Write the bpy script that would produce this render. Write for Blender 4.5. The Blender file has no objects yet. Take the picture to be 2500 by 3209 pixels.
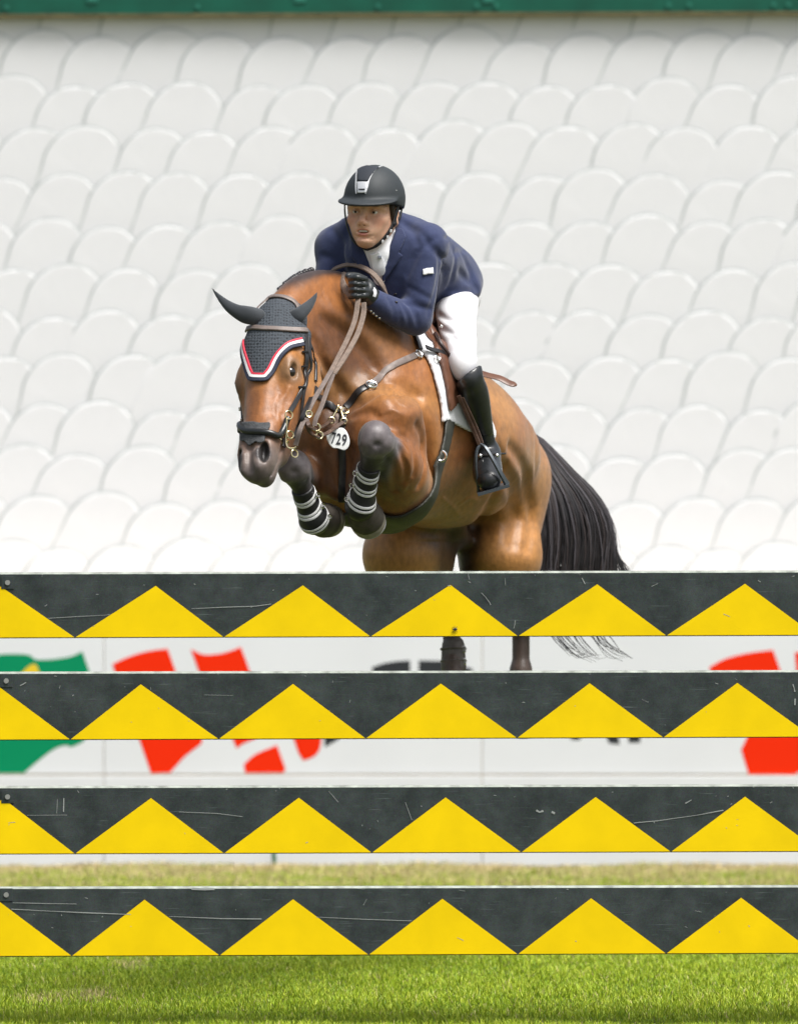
import bpy, bmesh, math, random
import numpy as np
from mathutils import Vector, Matrix

# ------------------------------------------------------------------ camera, sky, sun, exposure
sc = bpy.context.scene
COL = sc.collection
D0, CAMZ = 20.0, 1.625            # camera 20 m in front of the fence, eye height 1.625 m
cam_data = bpy.data.cameras.new("camera")
cam = bpy.data.objects.new("camera", cam_data)
COL.objects.link(cam)
cam.location = (0, -D0, CAMZ)
cam.rotation_euler = (math.radians(90), 0, 0)
cam_data.sensor_fit = 'HORIZONTAL'
cam_data.sensor_width = 36.0
cam_data.lens = 36.0 * D0 / 2.5
cam_data.clip_start = 0.5
cam_data.clip_end = 2000.0
cam_data.dof.use_dof = True
cam_data.dof.focus_distance = D0 + 0.55
cam_data.dof.aperture_fstop = 4.2
sc.camera = cam

SUN_EL, SUN_AZ = math.radians(61), math.radians(132)   # azimuth clockwise from +Y (north): sun behind the camera's right shoulder
world = bpy.data.worlds.new("World")
sc.world = world
world.use_nodes = True
wn = world.node_tree.nodes
wl = world.node_tree.links
wn.clear()
w_out = wn.new('ShaderNodeOutputWorld')
w_bg = wn.new('ShaderNodeBackground')
w_sky = wn.new('ShaderNodeTexSky')
w_sky.sky_type = 'NISHITA'
w_sky.sun_disc = False
w_sky.sun_elevation = SUN_EL
w_sky.sun_rotation = SUN_AZ
w_sky.air_density = 1.0
w_sky.dust_density = 5.0
w_sky.ozone_density = 1.0
w_hsv = wn.new('ShaderNodeHueSaturation')      # thin high cloud: a greyer sky
w_hsv.inputs['Saturation'].default_value = 0.45
w_bg.inputs['Strength'].default_value = 0.115
wl.new(w_sky.outputs[0], w_hsv.inputs['Color'])
wl.new(w_hsv.outputs[0], w_bg.inputs['Color'])
wl.new(w_bg.outputs[0], w_out.inputs['Surface'])

sun_data = bpy.data.lights.new("sun", 'SUN')
sun = bpy.data.objects.new("sun", sun_data)
COL.objects.link(sun)
sun_data.energy = 3.1
sun_data.angle = math.radians(26)
sun_data.color = (1.0, 0.98, 0.945)
sd = Vector((math.sin(SUN_AZ) * math.cos(SUN_EL), math.cos(SUN_AZ) * math.cos(SUN_EL), math.sin(SUN_EL)))
sun.rotation_euler = (-sd).to_track_quat('-Z', 'Y').to_euler()
sun.location = sd * 40

sc.view_settings.view_transform = 'Standard'
sc.view_settings.look = 'None'
sc.view_settings.gamma = 1.0
sc.view_settings.use_curve_mapping = False
sc.view_settings.exposure = 0.50
sc.cycles.use_denoising = True
sc.cycles.max_bounces = 6

# ------------------------------------------------------------------ helpers
def P(px, py, d=0.0):
    """A measured point of the photograph (2500 x 3209) at d metres behind the fence."""
    k = (D0 + d) / D0 / 1000.0
    return np.array([(px - 1250.0) * k, d, CAMZ + (1604.5 - py) * k])

def nrm(v):
    v = np.asarray(v, float)
    return v / max(1e-9, float(np.linalg.norm(v)))

def link(name, me, parent=None, label=None, cat=None, group=None, kind=None):
    o = bpy.data.objects.new(name, me)
    COL.objects.link(o)
    if parent is not None:
        o.parent = parent
        if tuple(parent.location) != (0.0, 0.0, 0.0) and me is not None:
            o.matrix_parent_inverse = Matrix.Translation(-Vector(parent.location))
    if label: o['label'] = label
    if cat: o['category'] = cat
    if group: o['group'] = group
    if kind: o['kind'] = kind
    return o

def empty(name, loc, label, cat, group=None):
    o = link(name, None, None, label, cat, group)
    o.location = tuple(float(c) for c in loc)
    o.empty_display_size = 0.1
    return o

def mesh_np(name, V, faces, mat=None, smooth=True, colors=None):
    """faces: (n,3) or (n,4) int array, or list of lists."""
    me = bpy.data.meshes.new(name)
    V = np.asarray(V, np.float32)
    if isinstance(faces, np.ndarray):
        n, k = faces.shape
        me.vertices.add(len(V)); me.vertices.foreach_set('co', V.ravel())
        me.loops.add(n * k); me.loops.foreach_set('vertex_index', faces.astype(np.int32).ravel())
        me.polygons.add(n)
        me.polygons.foreach_set('loop_start', np.arange(0, n * k, k, dtype=np.int32))
        me.polygons.foreach_set('loop_total', np.full(n, k, np.int32))
        me.update(calc_edges=True)
    else:
        me.from_pydata([tuple(map(float, v)) for v in V], [], faces)
        me.update()
    me.polygons.foreach_set('use_smooth', np.full(len(me.polygons), smooth, bool))
    if colors is not None:
        a = me.color_attributes.new('coat', 'FLOAT_COLOR', 'POINT')
        c = np.ones((len(V), 4), np.float32); c[:, :3] = colors
        a.data.foreach_set('color', c.ravel())
    if mat is not None:
        for m in (mat if isinstance(mat, (list, tuple)) else [mat]):
            me.materials.append(m)
    return me

def mat(name, col, rough=0.6, metal=0.0, var=0.0, vscale=12.0, bump=0.0, bscale=200.0, col2=None,
        coat=0.0, sheen=0.0, attr=None, spec=0.5, stretch=None, detail=6.0, bdist=0.002):
    """Principled material: noise-varied colour, optional noise relief."""
    m = bpy.data.materials.new(name)
    m.use_nodes = True
    nt = m.node_tree; N = nt.nodes; L = nt.links
    b = N['Principled BSDF']
    b.inputs['Roughness'].default_value = rough
    b.inputs['Metallic'].default_value = metal
    b.inputs['Specular IOR Level'].default_value = spec
    b.inputs['Coat Weight'].default_value = coat
    b.inputs['Coat Roughness'].default_value = 0.15
    b.inputs['Sheen Weight'].default_value = sheen
    b.inputs['Base Color'].default_value = (*col, 1)
    tc = N.new('ShaderNodeTexCoord')
    src = tc.outputs['Object']
    if stretch is not None:
        mp = N.new('ShaderNodeMapping')
        mp.inputs['Scale'].default_value = stretch
        L.new(src, mp.inputs['Vector']); src = mp.outputs['Vector']
    base = None
    if attr:
        an = N.new('ShaderNodeAttribute'); an.attribute_name = attr
        base = an.outputs['Color']
    if var > 0 or col2 is not None:
        nz = N.new('ShaderNodeTexNoise')
        nz.inputs['Scale'].default_value = vscale
        nz.inputs['Detail'].default_value = detail
        L.new(src, nz.inputs['Vector'])
        mx = N.new('ShaderNodeMix'); mx.data_type = 'RGBA'
        if base is not None:
            mr = N.new('ShaderNodeMapRange')
            mr.inputs['From Min'].default_value = 0.3; mr.inputs['From Max'].default_value = 0.7
            mr.inputs['To Min'].default_value = 1 - var; mr.inputs['To Max'].default_value = 1 + var
            L.new(nz.outputs['Fac'], mr.inputs['Value'])
            mx.blend_type = 'MULTIPLY'; mx.inputs['Factor'].default_value = 1.0
            L.new(base, mx.inputs['A']); L.new(mr.outputs['Result'], mx.inputs['B'])
        else:
            c2 = col2 if col2 is not None else tuple(c * (1 - var) for c in col)
            c1 = col if col2 is not None else tuple(min(1, c * (1 + var)) for c in col)
            mr = N.new('ShaderNodeMapRange')
            mr.inputs['From Min'].default_value = 0.35; mr.inputs['From Max'].default_value = 0.65
            L.new(nz.outputs['Fac'], mr.inputs['Value'])
            L.new(mr.outputs['Result'], mx.inputs['Factor'])
            mx.inputs['A'].default_value = (*c1, 1); mx.inputs['B'].default_value = (*c2, 1)
        L.new(mx.outputs['Result'], b.inputs['Base Color'])
    elif base is not None:
        L.new(base, b.inputs['Base Color'])
    if bump > 0:
        nb = N.new('ShaderNodeTexNoise')
        nb.inputs['Scale'].default_value = bscale
        nb.inputs['Detail'].default_value = 4.0
        L.new(src, nb.inputs['Vector'])
        bp = N.new('ShaderNodeBump')
        bp.inputs['Strength'].default_value = bump
        bp.inputs['Distance'].default_value = bdist
        L.new(nb.outputs['Fac'], bp.inputs['Height'])
        L.new(bp.outputs['Normal'], b.inputs['Normal'])
    return m

class MB:
    """Collects simple pieces of one part into one mesh."""
    def __init__(self): self.V = []; self.F = []
    def add(self, V, F):
        o = len(self.V)
        self.V += [tuple(map(float, v)) for v in V]
        self.F += [[i + o for i in f] for f in F]
        return self
    def box(self, c, s, rot=None, bevel=0.0):
        bm = bmesh.new(); bmesh.ops.create_cube(bm, size=1.0)
        bmesh.ops.scale(bm, vec=s, verts=bm.verts)
        if bevel > 0:
            bmesh.ops.bevel(bm, geom=list(bm.edges), offset=bevel, segments=2, affect='EDGES', profile=0.6)
        if rot is not None: bmesh.ops.transform(bm, matrix=rot.to_4x4(), verts=bm.verts)
        bmesh.ops.translate(bm, vec=c, verts=bm.verts)
        return self.bm(bm)
    def bm(self, bm):
        bm.verts.index_update()
        self.add([v.co[:] for v in bm.verts], [[v.index for v in f.verts] for f in bm.faces])
        bm.free(); return self
    def tube(self, pts, r, n=8, close=False, caps=True):
        pts = [np.asarray(p, float) for p in pts]
        m = len(pts)
        rs = r if hasattr(r, '__len__') else [r] * m
        V = []; F = []
        up = None
        for i in range(m):
            if close: t = nrm(pts[(i + 1) % m] - pts[(i - 1) % m])
            else: t = nrm(pts[min(i + 1, m - 1)] - pts[max(i - 1, 0)])
            if up is None:
                up = nrm(np.cross(t, [0.3, 0.2, 0.9]))
            up = nrm(up - t * np.dot(up, t)); w = np.cross(t, up)
            for j in range(n):
                a = 2 * math.pi * j / n
                V.append(pts[i] + rs[i] * (math.cos(a) * up + math.sin(a) * w))
        for i in range(m if close else m - 1):
            for j in range(n):
                a, b2 = i * n + j, i * n + (j + 1) % n
                i2 = (i + 1) % m
                F.append([a, b2, i2 * n + (j + 1) % n, i2 * n + j])
        if caps and not close:
            F.append(list(range(n))[::-1]); F.append(list(range((m - 1) * n, m * n)))
        return self.add(V, F)
    def ribbon(self, pts, normals, width, thick, ends=True):
        """Flat strap with a rectangular, slightly rounded section."""
        pts = [np.asarray(p, float) for p in pts]; m = len(pts)
        ws = width if hasattr(width, '__len__') else [width] * m
        prof = [(-1, -.5), (-1, .2), (-.82, .5), (.82, .5), (1, .2), (1, -.5)]
        V = []; F = []; n = len(prof)
        for i in range(m):
            t = nrm(pts[min(i + 1, m - 1)] - pts[max(i - 1, 0)])
            nn = nrm(normals[i] - t * np.dot(normals[i], t)); w = np.cross(t, nn)
            for a, b2 in prof:
                V.append(pts[i] + w * a * ws[i] / 2 + nn * b2 * thick)
        for i in range(m - 1):
            for j in range(n):
                F.append([i * n + j, i * n + (j + 1) % n, (i + 1) * n + (j + 1) % n, (i + 1) * n + j])
        F.append(list(range(n))[::-1]); F.append(list(range((m - 1) * n, m * n)))
        return self.add(V, F)
    def ring(self, c, axis, R, r, seg=20, n=7, sx=1.0, up=None):
        axis = nrm(axis)
        u = nrm(np.cross(axis, [0.1, 0.2, 1.0])) if up is None else nrm(np.asarray(up) - axis * np.dot(up, axis))
        w = np.cross(axis, u)
        return self.tube([np.asarray(c) + R * (math.cos(a) * u * sx + math.sin(a) * w)
                          for a in np.linspace(0, 2 * math.pi, seg, endpoint=False)], r, n, close=True)
    def sphere(self, c, r, seg=12, scale=(1, 1, 1)):
        bm = bmesh.new(); bmesh.ops.create_uvsphere(bm, u_segments=seg, v_segments=max(6, seg // 2 + 2), radius=r)
        bmesh.ops.scale(bm, vec=scale, verts=bm.verts)
        bmesh.ops.translate(bm, vec=tuple(map(float, c)), verts=bm.verts)
        return self.bm(bm)
    def mesh(self, name, mat=None, smooth=True):
        me = mesh_np(name, self.V, self.F, mat, smooth)
        return me
    def build(self, name, mat, parent=None, smooth=True, sharp=40, **kw):
        me = self.mesh(name, mat, smooth)
        if smooth:
            me.set_sharp_from_angle(angle=math.radians(sharp))
        return link(name, me, parent, **kw)

def spline(pts, n=8):
    """Catmull-Rom through the points (any dimension)."""
    p = np.asarray(pts, float)
    if len(p) < 3:
        t = np.linspace(0, 1, n + 1)[:, None]
        return p[0] * (1 - t) + p[-1] * t
    q = np.vstack([2 * p[0] - p[1], p, 2 * p[-1] - p[-2]])
    out = []
    for i in range(1, len(q) - 2):
        for t in np.linspace(0, 1, n, endpoint=False):
            out.append(0.5 * ((2 * q[i]) + (q[i + 1] - q[i - 1]) * t + (2 * q[i - 1] - 5 * q[i] + 4 * q[i + 1] - q[i + 2]) * t * t
                              + (3 * q[i] - q[i - 1] - 3 * q[i + 1] + q[i + 2]) * t ** 3))
    out.append(p[-1])
    return np.array(out)

# ------------------------------------------------------------------ sculpting: distance field + surface nets
class Field:
    def __init__(self, xs, ys, zs):
        self.ax = [np.asarray(a, np.float32) for a in (xs, ys, zs)]
        self.F = np.full([len(a) for a in self.ax], 0.5, np.float32)
    def _slice(self, lo, hi):
        s = []
        for a, l, h in zip(self.ax, lo, hi):
            i0 = max(0, int(np.searchsorted(a, l)) - 1); i1 = min(len(a), int(np.searchsorted(a, h)) + 1)
            if i1 <= i0: return None
            s.append(slice(i0, i1))
        return tuple(s)
    def _blend(self, s, d, k, sub):
        f = self.F[s]
        if sub:
            d = -d
            if k > 0:
                h = np.maximum(k - np.abs(f - d), 0) / k
                self.F[s] = np.maximum(f, d) + h * h * k * 0.25
            else: self.F[s] = np.maximum(f, d)
        else:
            if k > 0:
                h = np.maximum(k - np.abs(f - d), 0) / k
                self.F[s] = np.minimum(f, d) - h * h * k * 0.25
            else: self.F[s] = np.minimum(f, d)
    def _rel(self, s, a):
        X = self.ax[0][s[0]][:, None, None] - np.float32(a[0])
        Y = self.ax[1][s[1]][None, :, None] - np.float32(a[1])
        Z = self.ax[2][s[2]][None, None, :] - np.float32(a[2])
        return X, Y, Z
    def _cone(self, s, a, b, ra, rb, flat):
        X, Y, Z = self._rel(s, a)
        ab = (b - a).astype(np.float32); L2 = float(ab @ ab) + 1e-12
        t = np.clip((X * ab[0] + Y * ab[1] + Z * ab[2]) / L2, 0, 1)
        dx, dy, dz = X - t * ab[0], Y - t * ab[1], Z - t * ab[2]
        q = dx * dx + dy * dy + dz * dz
        if flat:
            u = nrm(flat[0]).astype(np.float32); c = dx * u[0] + dy * u[1] + dz * u[2]
            q = np.maximum(q + c * c * (1.0 / flat[1] ** 2 - 1), 0)
        d = np.sqrt(q) - (ra + (rb - ra) * t)
        if flat and flat[1] < 1: d = d * (0.5 + 0.5 * flat[1])
        return d
    def chain(self, pts, k=0.03, sub=False, flat=None, n=0):
        """pts: (point, radius) pairs joined by tapered capsules; flat=(axis, s) stretches the section by s along axis."""
        A = np.array([[*p, r] for p, r in pts])
        if n: A = spline(A, n)
        m = A[:, 3].max() * (max(1, flat[1]) if flat else 1) + k + 0.035
        s = self._slice(A[:, :3].min(0) - m, A[:, :3].max(0) + m)
        if s is None: return
        d = None
        for i in range(len(A) - 1):
            di = self._cone(s, A[i, :3], A[i + 1, :3], A[i, 3], A[i + 1, 3], flat)
            d = di if d is None else np.minimum(d, di)
        self._blend(s, d, k, sub)
    def cone(self, a, b, ra, rb, k=0.03, sub=False, flat=None):
        self.chain([(a, ra), (b, rb)], k, sub, flat)
    def ell(self, c, r, axes=None, k=0.03, sub=False):
        c = np.asarray(c, float); r = np.asarray(r, float)
        ax = np.eye(3) if axes is None else np.array([nrm(v) for v in axes])
        ext = np.sqrt(((ax * r[:, None]) ** 2).sum(0)) + k + 0.035
        s = self._slice(c - ext, c + ext)
        if s is None: return
        X, Y, Z = self._rel(s, c)
        k0 = 0; k1 = 0
        for i in range(3):
            u = ax[i].astype(np.float32)
            t = X * u[0] + Y * u[1] + Z * u[2]
            k0 = k0 + (t / r[i]) ** 2; k1 = k1 + (t / r[i] ** 2) ** 2
        k0 = np.sqrt(k0); k1 = np.sqrt(k1) + 1e-9
        d = np.where(k0 < 1e-3, -r.min(), k0 * (k0 - 1) / k1).astype(np.float32)
        self._blend(s, d, k, sub)
    def sample(self, pts):
        pts = np.asarray(pts, float); out = []
        idx = []; fr = []
        for i in range(3):
            a = self.ax[i]
            j = np.clip(np.searchsorted(a, pts[..., i]) - 1, 0, len(a) - 2)
            idx.append(j); fr.append(np.clip((pts[..., i] - a[j]) / (a[j + 1] - a[j]), 0, 1))
        r = 0
        for i in (0, 1):
            for j in (0, 1):
                for k in (0, 1):
                    w = (fr[0] if i else 1 - fr[0]) * (fr[1] if j else 1 - fr[1]) * (fr[2] if k else 1 - fr[2])
                    r = r + w * self.F[idx[0] + i, idx[1] + j, idx[2] + k]
        return r
    def grad(self, pts, e=0.006):
        pts = np.asarray(pts, float)
        g = np.stack([self.sample(pts + d) - self.sample(pts - d) for d in np.eye(3) * e], -1)
        return g / np.maximum(np.linalg.norm(g, axis=-1, keepdims=True), 1e-6)
    def snap(self, pts, off=0.0, it=6):
        p = np.array(pts, float)
        for _ in range(it):
            g = self.grad(p); f = np.clip(self.sample(p) - off, -0.05, 0.05)
            p = p - g * f[..., None]
        return p
    def hit(self, px, py, off=0.0, d0=0.0, d1=3.0):
        """First surface point on the sight line through a photograph pixel."""
        ds = np.arange(d0, d1, 0.003)
        k = (D0 + ds) / D0 / 1000.0
        pts = np.stack([(px - 1250.0) * k, ds, CAMZ + (1604.5 - py) * k], -1)
        f = self.sample(pts)
        w = np.nonzero(f < off)[0]
        i = int(w[0]) if len(w) else int(np.argmin(f))
        return pts[i]
    def mesh(self, smooth=1):
        return surface_nets(self.F, self.ax, smooth)

def surface_nets(F, ax, smooth=1):
    s = F < 0
    nx, ny, nz = F.shape
    cnt = np.zeros((nx - 1, ny - 1, nz - 1), np.uint8)
    for i in (0, 1):
        for j in (0, 1):
            for k in (0, 1):
                cnt += s[i:nx - 1 + i, j:ny - 1 + j, k:nz - 1 + k]
    act = np.argwhere((cnt > 0) & (cnt < 8)); del cnt
    vid = np.full((nx - 1, ny - 1, nz - 1), -1, np.int32)
    vid[act[:, 0], act[:, 1], act[:, 2]] = np.arange(len(act), dtype=np.int32)
    C = {}
    for i in (0, 1):
        for j in (0, 1):
            for k in (0, 1):
                C[i, j, k] = F[act[:, 0] + i, act[:, 1] + j, act[:, 2] + k]
    acc = np.zeros((len(act), 3)); num = np.zeros(len(act))
    for axis in range(3):
        for u in (0, 1):
            for v in (0, 1):
                a = [0, 0, 0]; o = [i for i in range(3) if i != axis]
                a[o[0]] = u; a[o[1]] = v; b = list(a); b[axis] = 1
                fa, fb = C[tuple(a)], C[tuple(b)]
                m = (fa < 0) != (fb < 0)
                t = np.where(m, fa / np.where(m, fa - fb, 1), 0)
                acc[:, axis] += np.where(m, t, 0); acc[:, o[0]] += np.where(m, u, 0); acc[:, o[1]] += np.where(m, v, 0)
                num += m
    loc = acc / num[:, None]
    V = np.empty((len(act), 3))
    for i in range(3):
        a = ax[i].astype(float); j = act[:, i]
        V[:, i] = a[j] + (a[j + 1] - a[j]) * loc[:, i]
    Q = []
    for axis in range(3):
        o = [i for i in range(3) if i != axis]
        sl0 = [slice(None)] * 3; sl1 = [slice(None)] * 3
        sl0[axis] = slice(0, -1); sl1[axis] = slice(1, None)
        A = s[tuple(sl0)]; B = s[tuple(sl1)]
        e = np.argwhere(A != B)
        ok = (e[:, o[0]] > 0) & (e[:, o[1]] > 0) & (e[:, o[0]] < F.shape[o[0]] - 1) & (e[:, o[1]] < F.shape[o[1]] - 1)
        e = e[ok]
        ids = []
        for du, dv in ((1, 1), (0, 1), (0, 0), (1, 0)):
            c = e.copy(); c[:, o[0]] -= du; c[:, o[1]] -= dv
            ids.append(vid[c[:, 0], c[:, 1], c[:, 2]])
        q = np.stack(ids, 1)
        flip = A[e[:, 0], e[:, 1], e[:, 2]]
        if axis == 1: flip = ~flip
        q[~flip] = q[~flip][:, ::-1]
        Q.append(q)
    Q = np.vstack(Q)
    for _ in range(smooth):
        a = np.zeros_like(V); n = np.zeros(len(V))
        for i in range(4):
            j = (i + 1) % 4
            np.add.at(a, Q[:, i], V[Q[:, j]]); np.add.at(n, Q[:, i], 1)
            np.add.at(a, Q[:, j], V[Q[:, i]]); np.add.at(n, Q[:, j], 1)
        V = V * 0.5 + 0.5 * a / np.maximum(n, 1)[:, None]
    return V, Q

def rng_axis(*segs):
    """segs: (start, end, step) runs joined into one graded axis."""
    out = []
    for a, b, st in segs: out.append(np.arange(a, b, st))
    return np.concatenate(out)
# ------------------------------------------------------------------ ground and grass
m_ground = mat('turf_soil', (.055, .075, .018), .95, col2=(.085, .09, .03), vscale=6, bump=.6, bscale=60, bdist=.02)
link('ground', mesh_np('ground', [(-300, -60, 0), (300, -60, 0), (300, 400, 0), (-300, 400, 0)], [[0, 1, 2, 3]], m_ground, False),
     None, 'flat green turf of the jumping arena', 'ground', kind='structure')

def grass_mesh(n, x0, x1, y0, y1, hmin, hmax, wid, seed, dry=None):
    r = np.random.RandomState(seed)
    x = r.uniform(x0, x1, n); y = r.uniform(y0, y1, n)
    cl = np.sin(x * 5.1 + 1.3 * np.sin(y * 3.7)) * np.sin(y * 4.3 + np.sin(x * 2.9)) + .6 * np.sin(x * 13 + y * 9) * np.sin(y * 17 - x * 7)
    h = r.uniform(hmin, hmax, n) * (1 + .28 * cl)
    a = r.uniform(0, 6.28, n); lean = r.uniform(.1, .75, n) * h; b = r.uniform(0, 6.28, n)
    w = wid * r.uniform(.6, 1.3, n)
    dx, dy = np.cos(a) * w, np.sin(a) * w
    lx, ly = np.cos(b) * lean, np.sin(b) * lean
    V = np.empty((n, 5, 3))
    V[:, 0] = np.stack([x - dx, y - dy, np.full(n, -.002)], 1); V[:, 1] = np.stack([x + dx, y + dy, np.full(n, -.002)], 1)
    V[:, 2] = np.stack([x + lx * .4 + dx * .8, y + ly * .4 + dy * .8, h * .6], 1)
    V[:, 3] = np.stack([x + lx * .4 - dx * .8, y + ly * .4 - dy * .8, h * .6], 1)
    V[:, 4] = np.stack([x + lx, y + ly, h * .95], 1)
    i = np.arange(n)[:, None] * 5
    T = np.concatenate([i + [0, 1, 2], i + [0, 2, 3], i + [3, 2, 4]], 0)
    g = np.array([.30, .42, .014]); pale = np.array([.50, .57, .05]); straw = np.array([.60, .49, .24]); deep = np.array([.16, .28, .010])
    u = r.rand(n)
    c = np.where((u < .22 + .10 * cl)[:, None], pale, np.where((u > .80 + .1 * cl)[:, None], deep, g)) * r.uniform(.8, 1.2, (n, 1))
    dr = np.full(n, .035)
    if dry is not None: dr = dry(x, y)
    c = np.where((r.rand(n) < dr)[:, None], straw * r.uniform(.7, 1.15, (n, 1)), c)
    return V.reshape(-1, 3), T, np.repeat(c, 5, 0)
m_grass = mat('grass_blade', (.1, .2, .02), .5, attr='coat', spec=.4)
m_grass.node_tree.nodes['Principled BSDF'].inputs['Subsurface Weight'].default_value = 0.0
gs = [grass_mesh(240000, -2.0, 2.0, -.2, 3.9, .014, .032, .0014, 1,
                 dry=lambda x, y: .03 + .55 * (np.exp(-((x + 1.02) ** 2 / .004 + (y - 1.3) ** 2 / .05)) + np.exp(-((x + 1.18) ** 2 / .006 + (y - 1.15) ** 2 / .03)) + np.exp(-((x + .95) ** 2 / .003 + (y - 2.75) ** 2 / .04)))),
      grass_mesh(40000, -2.6, 2.6, 3.9, 7.3, .022, .045, .002, 2),
      grass_mesh(100000, -2.6, 2.6, 7.3, 9.08, .016, .036, .0022, 3,
                 dry=lambda x, y: .52 + .42 * np.clip((y - 8.0), 0, 1) + .12 * np.sin(x * 6 + 2 * np.sin(y * 4)))]
off = 0; GV = []; GT = []; GC = []
for V_, T_, C_ in gs:
    GV.append(V_); GT.append(T_ + off); GC.append(C_); off += len(V_)
link('grass', mesh_np('grass', np.vstack(GV), np.vstack(GT), m_grass, False, np.vstack(GC)), None,
     'short green arena grass under and behind the fence', 'grass', kind='stuff')

# ------------------------------------------------------------------ white wall of rounded scales
WD = 10.0
m_scale = mat('white_scale_paint', (.80, .80, .82), .8, var=.03, vscale=3, bump=.15, bscale=30)
m_joint_shade = mat('grey_joint_shade', (.42, .45, .45), .9, col2=(.76, .78, .78), vscale=5)  # grey rim painted as the crevice shadow round each scale
m_backw = mat('white_wall_render', (.75, .76, .78), .85, var=.03, vscale=2)
wall_z0 = 0.0
wall = MB().box((0, WD + .115, 2.05), (9.0, .10, 4.1)).build('backing', m_backw, None, smooth=False)
scale_wall = empty('scale_wall', (0, WD, 0), 'tall white wall of overlapping rounded scales behind the boards', 'wall')
wall.parent = scale_wall; wall.matrix_parent_inverse = Matrix.Translation((0, -WD, 0))
def scale_mesh(seed):
    r = random.Random(seed)
    w, top, leg = .160, .165, .19
    out = []
    for i in range(19):
        a = math.pi * i / 18
        e = .97
        cx, sz = math.cos(a), math.sin(a)
        out.append((w * math.copysign(abs(cx) ** e, cx) - .022 * max(0, .8 - sz), top * sz ** e + .03))
    out += [(-w - .05, -leg * .5), (-w - .065, -leg), (w - .065, -leg), (w - .03, -leg * .5)]
    prof = [(1.055, .0004), (1.0, .0003), (1.0, -.0014), (.997, -.0018), (.94, -.0019), (.70, -.0021), (.35, -.0022)]
    V = []; F = []; n = len(out)
    for s_, y_ in prof:
        for (x_, z_) in out: V.append((x_ * s_, y_ + r.uniform(-.0003, .0003), z_ * s_))
    V.append((0, -.0022, 0))
    for k in range(len(prof) - 1):
        for i in range(n):
            F.append([k * n + i, k * n + (i + 1) % n, (k + 1) * n + (i + 1) % n, (k + 1) * n + i])
    k = len(prof) - 1
    for i in range(n): F.append([k * n + i, k * n + (i + 1) % n, len(V) - 1])
    me = mesh_np('scale', V, F, [m_scale, m_joint_shade], True)
    bm = bmesh.new(); bm.from_mesh(me); bmesh.ops.recalc_face_normals(bm, faces=bm.faces); bm.to_mesh(me); bm.free()
    me.polygons.foreach_set('material_index', np.array([1] * n + [0] * (len(F) - n), np.int32))
    me.polygons.foreach_set('use_smooth', np.ones(len(me.polygons), bool))
    me.set_sharp_from_angle(angle=math.radians(40))
    return me
sm = [scale_mesh(i) for i in range(5)]
rs = random.Random(11)
PX, PZ = .281, .218
for row in range(14):
    zc = 1.045 + row * PZ
    shift = (.5 if row % 2 else 0) * PX + rs.uniform(-.05, .05)
    for c in range(-8, 9):
        x = c * PX + shift + rs.uniform(-.030, .030)
        if abs(x) > 2.12: continue
        o = link('scale', rs.choice(sm), scale_wall)
        o.location = (x, WD + .05 + rs.uniform(-.0004, .0004), zc + rs.uniform(-.024, .024))
        o.rotation_euler = (math.radians(2.4 + rs.uniform(-.1, .1)), math.radians(5 + rs.uniform(-7, 7)), math.radians(1.0 + rs.uniform(-.1, .1)))
        s_ = rs.uniform(1.00, 1.15)
        o.scale = (s_, 1, s_ * rs.uniform(.96, 1.04))
# cream ledge at the foot of the wall
m_ledge = mat('cream_stone', (.50, .46, .38), .9, var=.12, vscale=5)
MB().box((0, 9.86, .66), (9.0, .30, 1.32), bevel=.01).build('stone_ledge', m_ledge, None, smooth=False, label='cream stone ledge at the foot of the white scale wall', cat='ledge')

# green beam along the top of the wall
m_green = mat('green_beam_paint', (.002, .085, .052), .45, var=.18, vscale=5, spec=.4)
m_rust = mat('rusty_edge', (.20, .15, .07), .8, var=.3, vscale=20)
m_bolt = mat('green_painted_bolt', (.02, .19, .13), .5)
beam = empty('green_beam', (0, 9.92, 3.9), 'dark green bolted steel beam above the white scale wall', 'beam')
tilt = Matrix.Rotation(math.radians(-.20), 3, 'Y')
zb = P(1250, 42, 9.92)[2]
MB().box((0, 10.04, zb + .26), (9.0, .12, .50), tilt).build('girder', m_green, beam, smooth=False)
MB().box((0, 10.04, zb + .004), (9.0, .13, .007), tilt).build('rusty_edge', m_rust, beam, smooth=False)
for bx in (20, 620, 1185, 1495, 1555, 2095, 2160, 2425, 2470):
    c = P(bx, 17 + (1250 - bx) * .0035, 9.972)
    MB().tube([c + [0, -.004, 0], c + [0, .012, 0]], .010, 10).build('bolt', m_bolt, beam)
for bx in (290, 940, 1530):
    c = P(bx, 5, 9.978)
    MB().box(c + [0, .0, .03], (.05, .012, .06)).build('splice_plate', m_bolt, beam, smooth=False)

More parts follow.
